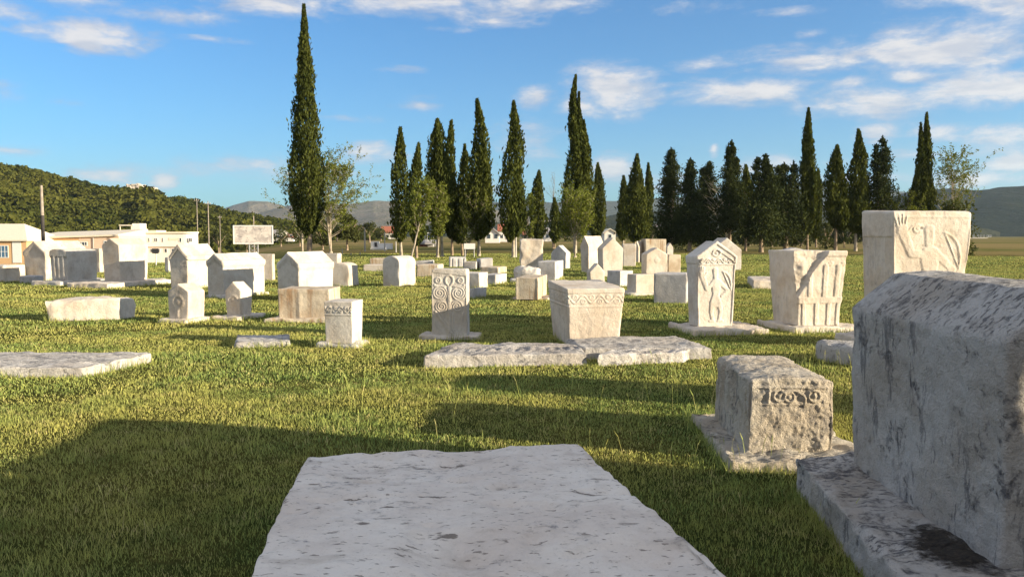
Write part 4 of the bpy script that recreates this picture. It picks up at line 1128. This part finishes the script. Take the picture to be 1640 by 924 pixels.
# small sign on a short post between the left stones
def small_sign(px, ty, by, label, w=.35, hgt=.28, panel='dark'):
    x, y = G(px, by); gz = float(terrain(x, y)); k = y / F
    o = tag(empty('small_sign', (x, y, gz)), label, 'sign'); h = (HOR - ty) * k + EYE - gz
    MB().tube((0, 0, -.1), (0, 0, h - hgt * .2), .035, .03, 6).build('post', M['metal'], o, True)
    MB().box(-w / 2, w / 2, -.06, -.035, h - hgt, h).build('panel', M[panel], o)
small_sign(250, 398, 424, 'small dark sign on a thin post in the gap before the white building')
x, y = G(752, 412); sg = tag(empty('notice_board', (x, y, 0)), 'white information board standing under the central cypresses', 'sign')
_, zt = at(752, 390, y); _, zb = at(752, 399, y); ww = 9 * y / F
MB().box(-ww, ww, -.04, .02, zb, zt).build('panel', M['frame'], sg)
for s_ in (-ww * .8, ww * .8): MB().tube((s_, .05, -.1), (s_, .05, zt - .05), .03, .03, 6).build('leg', M['metal'], sg, True)

# ------------------------------------------------------------------ the tombstones
T_ = tombstone
# --- foreground slab
FLs = [(-.77, 1.9), (.84, 1.9), (.36, 4.26), (-1.045, 4.06)]
o = block('stone_slab', M['slab'], 1.6, 2.2, .5, res=(.012, .012, .05), r=.022, amp=.007, nsc=1.6, amp2=.004, quad=FLs, chip=1.1, seed=11,
          topf=lambda x, y: -.05 * np.clip(fbm(np.stack([x * 1.5, y * 1.5, 0 * x], 1), 3, 4) - .1, 0, 1) - .012 * np.clip(fbm(np.stack([x * 5, y * 9, 0 * x], 1), 3, 44) - .35, 0, 1) * 2)
tag(o, 'broad flat pitted grey slab filling the front of the picture', 'stone slab')

# --- great gabled stone at the right front, on its plinth
root = tag(empty('tombstone', (0, 0, 0)), 'huge dark streaked gabled tombstone in shade at the right front, on a rough plinth', 'tombstone')
a = R(-1.0); rr = np.array((math.cos(a), math.sin(a))); ll = np.array((-math.sin(a), math.cos(a)))
FLc = np.array((2.075, 3.36)); W9, L9 = .88, 1.60
root.location = (FLc[0] + rr[0] * W9 / 2, FLc[1] + rr[1] * W9 / 2, 0); root.rotation_euler = (0, 0, a)
o = block('block', M['crust'], W9, L9, .97, res=(.03, .012, .012), r=.035, rise=.23, roof='gambrel', amp=.012, nsc=2.0, amp2=.004, chip=1.0, seed=21, parent=root, flare=(1.03, 1.0),
          left=lambda y, z, L, h: .008 * np.sin(y * 9) * 0 - .012 * np.clip(fbm(np.stack([y * 9, z * 4.0, 0 * y], 1), 4, 91) - .3, 0, 1))
o.location = (0, 0, .19)
pq = [(1.56, 2.86), (3.3, 2.84), (3.45, 5.12), (1.80, 5.12)]
po = block('plinth', M['mossy'], 1.8, 2.5, .25, res=(.022, .018, .04), r=.05, amp=.03, nsc=2.4, amp2=.008, chip=1.2, seed=23, quad=pq, flare=(1, 1))
po.parent = root; po.matrix_parent_inverse = (mathutils.Matrix.Translation(root.location) @ mathutils.Matrix.Rotation(a, 4, 'Z')).inverted()
po.location = (0, 0, -.05)

BASES += [pq, FLs]
# --- unseen stone added past the right edge to shade lower left lawn and slab
o = block('tombstone', M['grey'], 1.1, 2.60, 1.85, res=.08, r=.04, rise=.25, amp=.02, chip=1, seed=25)
o.location = (2.75, .35, -.03); o.rotation_euler = (0, 0, R(-4)); tag(o, 'unseen grey gabled stone added outside the picture at the right to cast shadow', 'tombstone')

o = block('tombstone', M['grey'], .9, .75, 1.12, res=.07, r=.04, amp=.015, chip=1, seed=26)  # out of sight, added to throw a shadow band across the middle lawn
o.location = (4.45, 6.9, -.03); o.rotation_euler = (0, 0, R(3)); tag(o, 'unseen squat grey block added behind the huge streaked gabled tombstone to cast shadow', 'tombstone')
# --- low ornamented block right of centre
def f48(X, Z, w, h):
    o = pl(X, Z, [(-.38 * w, h * .93), (.42 * w, h * .93)], .006)
    o = np.maximum(o, pl(X, Z, [(-.38 * w, h * .70), (.2 * w, h * .70)], .005) * .7)
    o = np.maximum(o, pl(X, Z, [(-.26 * w, h * .90), (-.27 * w, h * .73)], .008))
    for (cx, cz, rd) in ((-.14, .815, .040), (-.02, .80, .034), (.27, .815, .040)):
        o = np.maximum(o, ring(X, Z, cx * w, cz * h, rd, .006)); o = np.maximum(o, disc(X, Z, cx * w, cz * h, .012))
    th = np.linspace(2.6, -.4, 9); o = np.maximum(o, pl(X, Z, [((.0 + .17 * math.cos(t)) * w, (.74 + .15 * math.sin(t)) * h) for t in th], .007))
    rg = fbm(np.stack([X * 42, Z * 42, 0 * X], 1), 3, 61, .65)
    return .012 * o + .0025 * rg * S(X, -.1 * w, .3 * w) + .002 * rg - .02 * S(X, .36 * w, .5 * w)
flute = lambda n, dep, sd=0: (lambda Y_, Z, L, h: -dep * S(np.sin(Y_ / L * 2 * math.pi * n + sd), .1, .9) * S(Z, h * .02, h * .1))
T_('low ornamented stone with carved rings and pitted front, on a flat rough plinth', 'l', (1197, 728), 1333, None, L=1.12, a=-2, top=612, z0=.04, mat='craggy', pmat='craggy',
   plinth=dict(w=1.02, L=1.62, h=.06, dx=.03, seed=6), res=(.0065, .02, .0065), pres=.02, r=.026, rise=.035, roof='barrel', amp=.009, amp2=.006, nsc=3, chip=.9, seed=31, front=f48,
   left=lambda Y_, Z, L, h: -.022 * S(vnoise(np.stack([Y_ * 22, Z * 1.6, 0 * Y_], 1), 71), .05, .35) * S(Z, h * .2, h * .6) * 1.5 - .02 * S(.012 - np.abs(Y_ - .55 - (Z - .3) * .5), 0, .01))

# --- stone with the raised hand, far right
def f46(X, Z, w, h):
    o = man(X, Z, w * .98, h * 1.10, -.02, hv=.785, ev=.61)
    o = np.maximum(o, ring(X, Z, -.19 * w, .865 * h, .05, .012)); o = np.maximum(o, disc(X, Z, -.19 * w, .865 * h, .025) * .8)
    o = np.maximum(o, .5 * pl(X, Z, [(-.5 * w, .955 * h), (.5 * w, .955 * h)], .012))
    e = S(np.abs(X) / w, .475, .485)
    return .011 * np.maximum(o, e * .5) - .025 * disc(X, Z, -.145 * w, .868 * h, .018)
def l_arc(n, dep):
    def f(Y_, Z, L, h):
        u = Y_ / L * n; c = np.abs(u - np.floor(u) - .5)
        g = S(c, .30, .40)
        top_ = .80 * h - (c * L / n) ** 2 * 3
        return dep * (np.maximum(g, S(Z, top_, top_ + .02)) - 1) * S(Z, .05, .1)
    return f
T_('tallest flared stone carved with a man raising one large hand, behind the streaked stone', 'l', (1431, 546.8), 1536, 1386, a=9, top=338, z0=.10, mat='warm', flare=(1.20, 1.16),
   plinth=dict(h=.10, w=1.6, L=1.5), res=(.012, .03, .012), r=.02, amp=.006, chip=.9, seed=41, front=f46, left=l_arc(4, .02), rise=.03, roof='back', amp2=.0015)

# --- chipped stone with columns
def f44(X, Z, w, h):
    u = X / w; o = 0
    for cx in (-.22, .10, .36):
        o = np.maximum(o, pl(X, Z, [(cx * w, .40 * h), (cx * w, .80 * h)], .035, .012) * .9)
        o = np.maximum(o, disc(X, Z, (cx + .09) * w, .83 * h, .035) * .7)
    o = np.maximum(o, S(Z, .92 * h, .93 * h)); o = np.maximum(o, S(np.abs(Z - .34 * h), .05 * h, .035 * h) * .9)
    for cx in (-.36, -.06, .22, .44): o = np.maximum(o, pl(X, Z, [(cx * w, .03), (cx * w, .32 * h)], .030, .012))
    return .016 * o
def c44(X, Z, w, h):      # the corner that broke away
    line = X / w + .50 + (1 - Z / h) * .95 + .05 * fbm(np.stack([X * 6, Z * 6, 0 * X], 1), 3, 77)
    br = S(line, .63, .58)
    return np.where(br < .02, -1, br) * (.065 + .02 * fbm(np.stack([X * 8, Z * 8, 0 * X], 1), 4, 78))
T_('flared stone with carved columns and a big broken corner, on a plinth at the right', 'l', (1277, 522), 1343, 1238, a=11, top=402, z0=.09, mat='warm', flare=(1.22, 1.16),
   plinth=dict(h=.09, w=1.25, L=1.3, dx=.05), res=(.012, .025, .012), r=.02, amp=.008, chip=1.0, seed=43, front=f44, cut=c44, left=flute(5, .014), amp2=.002)

# --- gabled stone with the dancing man
def f43(X, Z, w, h):
    o = man(X, Z, w * .98, h * 1.03, .0, hv=.73, ev=.52)
    o = np.maximum(o, ring(X, Z, .0, 1.05 * h, .055, .012)); o = np.maximum(o, disc(X, Z, 0, 1.05 * h, .022))
    o = np.maximum(o, vine(X, Z, .935 * h, .11, .17, .008))
    o = np.maximum(o, pl(X, Z, [(-.5 * w, .885 * h), (.5 * w, .885 * h)], .006))
    gl = h * 1.0 + (1 - np.abs(X) / (w / 2)) * .24 - Z       # distance under the roof line
    o = np.maximum(o, S(gl, .045, .03))
    o = np.maximum(o, S(np.abs(X) / w, .455, .47) * S(Z, 0, .1))
    return .014 * o
T_('gabled stone carved with a dancing man holding up his hand, on a wide plinth', 'l', (1118, 523), 1172, 1103, a=10, top=411, apex=386, z0=.08, mat='lime', pmat='warm', flare=(1.18, 1.06),
   plinth=dict(h=.08, w=1.30, L=1.25, dx=.08, dy=-.1), res=(.010, .03, .010), r=.015, amp=.005, chip=.8, seed=45, front=f43, cornice=.012, amp2=.001)

# --- the flared chest in the centre
def f41(X, Z, w, h):
    o = vine(X, Z, .82 * h, .17, .22, .008)
    o = np.maximum(o, S(Z, .915 * h, .925 * h)); o = np.maximum(o, pl(X, Z, [(-.5 * w, .70 * h), (.5 * w, .70 * h)], .009) * .8)
    return .009 * o
T_('flared chest stone at centre with a carved vine band below its rim', 'l', (913, 555), 991, 886, a=9, top=462, apex=456, mat='warm', flare=(1.17, 1.12),
   res=(.011, .03, .011), r=.02, amp=.007, chip=1.3, seed=47, front=f41, left=lambda Y_, Z, L, h: f41(Y_ - L / 2, Z, L, h), roof='back', amp2=.0015)

# --- stele with spirals
def f18(X, Z, w, h):
    o = 0
    for s_ in (-1, 1):
        o = np.maximum(o, spiral(X, Z, s_ * .27 * w, .64 * h, .115, 3, .011, s_, .4))
        o = np.maximum(o, spiral(X, Z, s_ * .22 * w, .44 * h, .095, 2.5, .011, s_, .4))
        o = np.maximum(o, ring(X, Z, s_ * .32 * w, .83 * h, .038, .010)); o = np.maximum(o, disc(X, Z, s_ * .32 * w, .83 * h, .012))
        o = np.maximum(o, pl(X, Z, [(s_ * .12 * w, .74 * h), (s_ * .42 * w, .745 * h)], .007))
        o = np.maximum(o, disc(X, Z, s_ * .42 * w, .76 * h, .014))
    o = np.maximum(o, pl(X, Z, [(0, .06 * h), (0, .72 * h)], .022)); th = np.linspace(-1.2, 4.34, 12)
    o = np.maximum(o, pl(X, Z, [(.11 * w * math.cos(t), .83 * h + .075 * h * math.sin(t)) for t in th], .012))
    o = np.maximum(o, pl(X, Z, [(-.40 * w, .36 * h), (-.02 * w, .08 * h)], .016)); o = np.maximum(o, pl(X, Z, [(-.30 * w, .36 * h), (.02 * w, .12 * h)], .008))
    o = np.maximum(o, pl(X, Z, [(.10 * w, .34 * h), (.10 * w, .14 * h)], .010)); o = np.maximum(o, pl(X, Z, [(.40 * w, .34 * h), (.32 * w, .10 * h)], .014) * .8)
    o = np.maximum(o, S(np.abs(X) / w, .465, .475) * .7); o = np.maximum(o, S(Z - (.945 * h - .10 * (X / w + .5) * h * .6), 0, .012))
    return .011 * o
T_('upright stele carved with pairs of spirals and a vine stem, behind the long broken slab', 'l', (692, 537), 748, None, L=.40, a=-3, top=431, mat='lime', pmat='warm', z0=.05,
   plinth=dict(h=.05, w=.95, L=.55, dx=.0), res=(.009, .03, .009), r=.022, amp=.005, chip=1.2, seed=49, front=f18, amp2=.001)

# --- long broken slab, two pieces
q = [G(679, 588), G(941, 583), G(925, 551), G(690, 552)]
o = block('stone_slab', M['flat'], 2.0, 1.2, .17, res=(.03, .03, .03), r=.03, amp=.02, nsc=2.5, amp2=.006, quad=[q[0], q[1], (q[1][0] - .16, 11.05), (q[0][0] + .28, 11.0)], chip=1.3, seed=51,
          topf=lambda x, y: .012 * S(np.sin(x * 46), -.2, .2) * S(np.abs(y - .45), .16, .12) * S(x, -.9, -.8) + .012 * S(.03 - np.abs(y - .7), 0, .02))
o.location.z = -.03
tag(o, 'long flat slab with carved borders in front of the spiral stele', 'stone slab')
xL = q[1][0] - .12
o = block('stone_slab', M['flat'], 1.9, 1.1, .17, res=(.03, .03, .03), r=.03, amp=.018, nsc=2.5, amp2=.005, quad=[(xL + .12, 10.58), (2.62, 10.55), (2.42, 11.85), (xL - .06, 11.55)], chip=1.2, seed=52)
o.location.z = -.03
tag(o, 'flat slab broken off at the front, lying before the flared centre chest', 'stone slab')
o = block('broken_stone', M['flat'], 1.25, .34, .15, res=(.025, .025, .025), r=.02, amp=.02, nsc=3.5, amp2=.008, quad=[G(958, 584), G(1095, 579), (G(1110, 574)[0], G(1110, 574)[1] + .12), (G(985, 574)[0], G(958, 584)[1] + .45)], chip=1.5, seed=53)
o.location.z = -.03
tag(o, 'pale wedge of stone fallen off the front edge of the broken slab', 'stone fragment')

# --- flat slabs on the left lawn
def qslab(label, pts, z, mat, seed, res=.05, r=.04, amp=.03, name='stone_slab', cat='stone slab', chip=1.3, rise=0, tilt=(0, 0), **kw):
    q = [G(px, py, z_) for (px, py, z_) in pts]
    BASES.append(q); w = math.dist(q[0], q[1]); L = (math.dist(q[0], q[3]) + math.dist(q[1], q[2])) / 2
    cx = sum(p[0] for p in q) / 4; cy = sum(p[1] for p in q) / 4
    o = block(name, M[mat], w, L, z + .04, res=(res, res, min(res, .04)), r=r, amp=amp, nsc=2.2, amp2=.006, quad=[(p[0] - cx, p[1] - cy) for p in q], chip=chip, seed=seed, rise=rise, tilt=tilt, **kw)
    o.location = (cx, cy, -.04 + float(terrain(cx, cy))); return tag(o, label, cat)
qslab('wide flat cracked slab lying low in the grass at the left edge', [(-130, 603, 0), (132, 603, 0), (244, 567, .09), (-10, 566, .09)], .11, 'flat', 55, amp=.018)
qslab('thick pale slab lying on the left lawn with a worn rounded end', [(70, 514, 0), (192, 511, 0), (217, 475, .4), (108, 476, .4)], .40, 'warm', 56, r=.06)
qslab('thin bluish slab lying in the shadow left of the small square pillar', [(376, 556, 0), (465, 554, 0), (463, 537, .06), (381, 538, .06)], .07, 'flat', 57, r=.02, amp=.012)
qslab('rounded low slab half hidden left of the streaked tombstone', [(1318, 577, 0), (1420, 592, 0), (1470, 549, .2), (1308, 547, .2)], .22, 'crust', 58, r=.07)
qslab('low pale slab on the lawn left of the chipped stone with columns', [(1206, 462, 0), (1260, 462, 0), (1262, 444, .25), (1197, 443, .25)], .26, 'warm', 59)

# --- small stones front left
wreath = lambda X, Z, w, h: .014 * np.maximum(ring(X, Z, 0, .62 * h, .16 * w + .04, .014), np.maximum(disc(X, Z, 0, .62 * h, .05), pl(X, Z, [(0, .08 * h), (0, .42 * h)], .012)))
band = lambda zc, hg, per=.16: (lambda X, Z, w, h: .012 * np.maximum(vine(X, Z, zc * h, hg, per, .008), pl(X, Z, [(-.5 * w, (zc - .12) * h), (.5 * w, (zc - .12) * h)], .006)))
AL = -17
T_('left one of the two small gabled stones, with a carved wreath on its front', 'r', (301, 512), 271, 327, a=AL, top=467, apex=455, z0=.04, mat='warm', flare=(1.12, 1.02), plinth=dict(h=.05, w=.62, L=.85), res=.025, r=.02, chip=.6, seed=61, front=wreath)
T_('right one of the two small gabled stones at the left, on a longer plinth', 'r', (385, 506), 363, 403, a=AL, top=466, apex=452, z0=.05, mat='warm', flare=(1.14, 1.02), plinth=dict(h=.06, w=.60, L=.95), res=.025, r=.02, chip=.6, seed=62, front=wreath)
T_('flat topped stained chest with a carved front, in front of the large shaded gable', 'r', (528, 512), 446, None, L=.85, a=-2, top=463, z0=.03, mat='stain', plinth=dict(h=.05, w=1.35, L=1.1, dx=-.06), res=.035, r=.025, chip=.8, seed=63, amp=.01,
   front=lambda X, Z, w, h: .012 * np.maximum(pl(X, Z, [(-.08 * w, .05), (-.08 * w, .9 * h)], .03), S(Z, .84 * h, .86 * h)))
T_('small square pillar with a carved band at the top, on a thin plinth', 'r', (564, 550), 522, None, L=.42, a=-9, top=483, z0=.05, mat='lime', pmat='grey', flare=(1.08, 1.1), plinth=dict(h=.06, w=.62, L=.62), res=.014, r=.018, chip=.7, seed=64, front=band(.80, .13))

# --- row of large chests at the left
T_('low chest at the left edge with its side in shadow', 'r', (6, 451), -30, 42, a=AL, top=425, mat='warm', res=.07, r=.04, seed=65)
T_('little broken block in front of the low chest at the left edge', 'r', (54, 453), 31, None, L=.5, a=-8, top=442, mat='grey', res=.05, r=.05, seed=66, name='stone_block', cat='stone block', chip=1.5)
T_('large gabled stone with a long cream roof, behind the columned chest', 'r', (74, 449), 42, None, L=1.9, a=AL, top=404, apex=386, mat='warm', flare=(1.10, 1.04), res=.06, r=.035, seed=67, cornice=.02)
T_('chest stone with round columns on its front and a plinth, second at the left', 'r', (109, 451), 83, 156, a=AL, top=404, z0=.10, mat='lime', flare=(1.02, 1.04), plinth=dict(h=.12, w=1.2, L=2.2, dx=-.1), res=(.02, .05, .03), r=.04, rise=.1, roof='barrel', seed=68,
   front=lambda X, Z, w, h: .04 * np.maximum(np.maximum(pl(X, Z, [(-.26 * w, .1), (-.26 * w, .78 * h)], .05, .03), pl(X, Z, [(.0 * w, .1), (.0 * w, .78 * h)], .05, .03)), np.maximum(pl(X, Z, [(.28 * w, .1), (.28 * w, .78 * h)], .05, .03), S(Z, .82 * h, .85 * h))))
T_('tall flared gabled stone on a stepped plinth, centre of the left row', 'r', (193, 453), 168, 236, a=AL, top=393, apex=382, z0=.10, mat='warm', flare=(1.10, 1.10), plinth=dict(h=.14, w=1.6, L=3.0, dy=-.2), res=.05, r=.03, seed=69)
T_('narrow stone standing behind the tall flared stone of the left row', 'r', (160, 436), 149, 168, a=AL, top=398, mat='warm', res=.1, r=.04, seed=70)
T_('tall gabled stone with a carved band under its gable, left of the shaded gable pair', 'r', (301, 462), 274, 346, a=AL, top=411, apex=391, mat='warm', flare=(1.08, 1.02), res=.035, r=.03, seed=71, cornice=.03, front=band(.84, .18, .2))
T_('little dark stone just behind the banded gabled stone', 'r', (270, 436), 264, 275, a=AL, top=412, mat='grey', res=.1, r=.05, seed=72, name='stone_block', cat='stone block')
T_('large gabled stone with a dark shaded front and rim under the roof', 'r', (358, 473), 333, 424, a=-25, top=419, apex=406, z0=.06, mat='lime', flare=(1.04, 1.0), plinth=dict(h=.06), res=.04, r=.03, seed=73, cornice=.035)
T_('large gabled stone with a shaded front, nearest of the big left row', 'r', (479, 482), 446, 533, a=-27, top=423, apex=404, mat='lime', flare=(1.07, 1.02), res=.04, r=.03, seed=74, cornice=.025)
T_('plain upright stone behind and between the two shaded gabled stones', 'r', (437, 449), 415, 441, a=-6, top=407, mat='warm', res=.08, r=.04, seed=75)
T_('tall stone behind the nearest shaded gable of the left row', 'r', (541, 448), 512, 548, a=-10, top=406, mat='warm', res=.08, r=.04, seed=76)
T_('lower chest with a bluish shaded end right of the nearest shaded gable', 'r', (560, 458), 528, 575, a=-12, top=428, apex=421, mat='warm', roof='barrel', flare=(.94, .96), res=.06, r=.05, seed=77)
T_('round topped stone standing alone left of the spiral stele', 'r', (640, 459), 613, 666, a=-22, top=421, apex=410, mat='lime', roof='barrel', flare=(1.0, 1.0), res=.05, r=.05, seed=78)
T_('low slab chest behind the round topped stone, rear one of two', 'r', (626, 428), 592, None, L=1.4, a=-4, top=414, mat='stain', res=.1, r=.05, seed=79)
T_('low slab behind the round topped stone, front one of two', 'r', (618, 434), 582, None, L=.9, a=-4, top=424, mat='warm', res=.1, r=.06, seed=80, name='stone_slab', cat='stone slab')
T_('weathered chest just left of the spiral stele', 'r', (702, 443), 667, None, L=1.3, a=-5, top=424, mat='stain', res=.07, r=.05, seed=81)
T_('thin leaning slab behind the weathered chest by the spiral stele', 'r', (690, 426), 664, None, L=1.2, a=-4, top=418, mat='grey', res=.1, r=.04, seed=82, name='stone_slab', cat='stone slab', tilt=(.06, 0))
# --- rubble group right of the stele
cols = lambda X, Z, w, h: .05 * S(np.abs(np.sin(X / w * math.pi * 3)), .25, .55) * S(Z, .85 * h, .8 * h)
T_('dark shaded block with columns on its front, behind the spiral stele', 'l', (720, 427), 746, None, L=1.2, a=6, top=412, mat='grey', res=(.04, .1, .06), r=.03, seed=83, front=cols)
T_('small dark tilted block in the rubble group under the central cypresses', 'l', (769, 431), 789, None, L=.9, a=14, top=414, mat='grey', res=.06, r=.04, seed=84, name='stone_block', cat='stone block', tilt=(.08, 0))
T_('pale cream block lying between the two dark blocks of the rubble group', 'r', (763, 431), 742, None, L=.8, a=-14, top=419, mat='lime', res=.05, r=.06, seed=85, name='stone_block', cat='stone block', chip=1.5)
T_('bright cream block directly right of the spiral stele', 'r', (768, 462), 735, None, L=.7, a=-20, top=437, mat='lime', res=.05, r=.05, seed=86, name='stone_block', cat='stone block')
T_('small tilted box of stone lying right of the spiral stele', 'r', (758, 477), 742, 780, a=-30, top=463, mat='grey', res=.04, r=.03, seed=87, name='stone_block', cat='stone block', tilt=(.12, 0))
T_('broken slab balanced on top in the rubble group', 'r', (798, 438), 769, 812, a=-18, top=428, mat='stain', res=.05, r=.06, seed=88, name='stone_slab', cat='stone slab', chip=1.6)
T_('brownish end of the lower block in the rubble group', 'r', (794, 455), 768, 812, a=-20, top=440, mat='grey', res=.05, r=.04, seed=89, name='stone_block', cat='stone block')
T_('small loose stone between the rubble group and the stained block', 'r', (828, 452), 816, None, L=.3, a=-10, top=446, mat='grey', res=.04, r=.04, seed=90, name='stone_block', cat='stone block', chip=1.5)
# --- tall rough slab and blocks
T_('tall rough upright slab with ragged edges under the tapering cypress', 'l', (834, 441), 869, None, L=.5, a=2, top=383, mat='warm', flare=(1.06, 1), res=.05, r=.05, amp=.03, chip=1.8, seed=91)
T_('broken jagged stone at the foot of the tall rough slab', 'r', (864, 452), 824, None, L=.5, a=-4, top=430, mat='lime', res=.04, r=.09, amp=.08, chip=2, seed=92, name='broken_stone', cat='stone fragment')
T_('plain square block right of the tall rough slab', 'r', (889, 449), 861, 902, a=-13, top=419, mat='grey', res=.06, r=.03, seed=93, name='stone_block', cat='stone block')
T_('rust stained square block in front of the tall rough slab', 'r', (862, 480), 826, 876, a=-10, top=445, z0=.03, mat='stain', plinth=dict(h=.04, w=.98, L=.85), res=.03, r=.025, seed=94, name='stone_block', cat='stone block', front=lambda X, Z, w, h: .012 * S(np.abs(X) / w, .40, .42))
T_('gabled stone with a shaded front between the rough slab and the gabled pair', 'r', (906, 430), 883, 913, a=-20, top=405, apex=393, mat='grey', flare=(1.06, 1), res=.08, r=.04, seed=95)
T_('tall flared gabled stone, left one of the close gabled pair', 'r', (943, 436), 931, 966, a=-34, top=394, apex=378, mat='warm', flare=(1.12, 1.1), res=.06, r=.03, seed=96)
T_('tall flared gabled stone, right one of the close gabled pair', 'l', (966, 443), 996, 958, a=12, top=398, apex=381, mat='warm', flare=(1.12, 1.05), res=.05, r=.03, seed=97)
T_('small gabled stone in front of the gabled pair, behind the centre chest', 'l', (946, 462), 968, 940, a=14, top=436, apex=422, mat='warm', flare=(1.1, 1), res=.05, r=.03, seed=98)
T_('dark low slab block in shade right of the gabled pair', 'l', (993, 458), 1014, 972, a=40, top=434, mat='grey', res=.06, r=.04, seed=99, name='stone_block', cat='stone block')
T_('pale upright block right behind the gabled pair', 'r', (1018, 426), 998, None, L=.8, a=-3, top=391, mat='warm', res=.08, r=.04, flare=(1.08, 1), seed=100)
T_('narrow gabled stone with a bright side behind the gabled pair', 'r', (1023, 420), 1016, 1034, a=-28, top=396, apex=386, mat='warm', res=.08, r=.04, seed=101)
T_('high flat topped chest with brown water stains, in the far row', 'l', (1034, 420), 1066, None, L=1.2, a=4, top=383, mat='stain', res=.07, r=.03, flare=(1.04, 1), seed=102)
T_('small pale gabled stone right of the flat topped stained chest', 'l', (1068, 415), 1078, 1065, a=8, top=396, apex=389, mat='lime', res=.08, r=.04, seed=103)
T_('gabled stone with a carved disc under its gable, behind the low chests', 'l', (1035, 442), 1069, 1027, a=9, top=407, apex=397, mat='warm', res=.03, r=.03, seed=104, front=lambda X, Z, w, h: .02 * disc(X, Z, 0, .72 * h, .10))
T_('stained block against the right side of the gabled stone with the disc', 'l', (1070, 440), 1090, None, L=.8, a=6, top=408, mat='stain', res=.07, r=.04, seed=105, name='stone_block', cat='stone block')
T_('low pale chest left of the shaded grey chest', 'l', (1018, 470), 1047, 1004, a=16, top=440, z0=.03, mat='warm', plinth=dict(h=.04, w=1.1, L=1.1), res=.05, r=.03, seed=106)
T_('grey shaded chest left of the dancing man stone', 'l', (1047, 484), 1100, None, L=1.0, a=-16, top=438, mat='grey', res=.05, r=.05, seed=107)
T_('second gabled stone directly behind the dancing man stone', 'l', (1140, 432), 1187, None, L=1.4, a=4, top=400, apex=381, mat='lime', res=.05, r=.03, seed=108)
T_('faint roof shaped stone far behind the chipped stone with columns', 'l', (1250, 418), 1298, None, L=.8, a=4, top=402, apex=397, mat='grey', res=.1, r=.04, seed=109)

grass()

# ------------------------------------------------------------------ air
HAZE = 0.000055
if HAZE:
    v = MB().box(-9500, 9500, -400, 9500, -22, 700)
    m = bpy.data.materials.new('haze_air'); m.use_nodes = True; t = m.node_tree
    for n in list(t.nodes): t.nodes.remove(n)
    T = NT(t)
    pv = T.n('ShaderNodeVolumePrincipled', inp={'Color': (.62, .80, 1.0), 'Density': HAZE, 'Anisotropy': .2})
    ou = T.n('ShaderNodeOutputMaterial'); t.links.new(pv.outputs[0], ou.inputs['Volume'])
    o = v.build('haze', m); tag(o, 'thin bluish haze in the air', 'haze', kind='stuff')
    SC.cycles.volume_bounces = 1
SC.cycles.max_bounces = 6
SC.cycles.transparent_max_bounces = 8
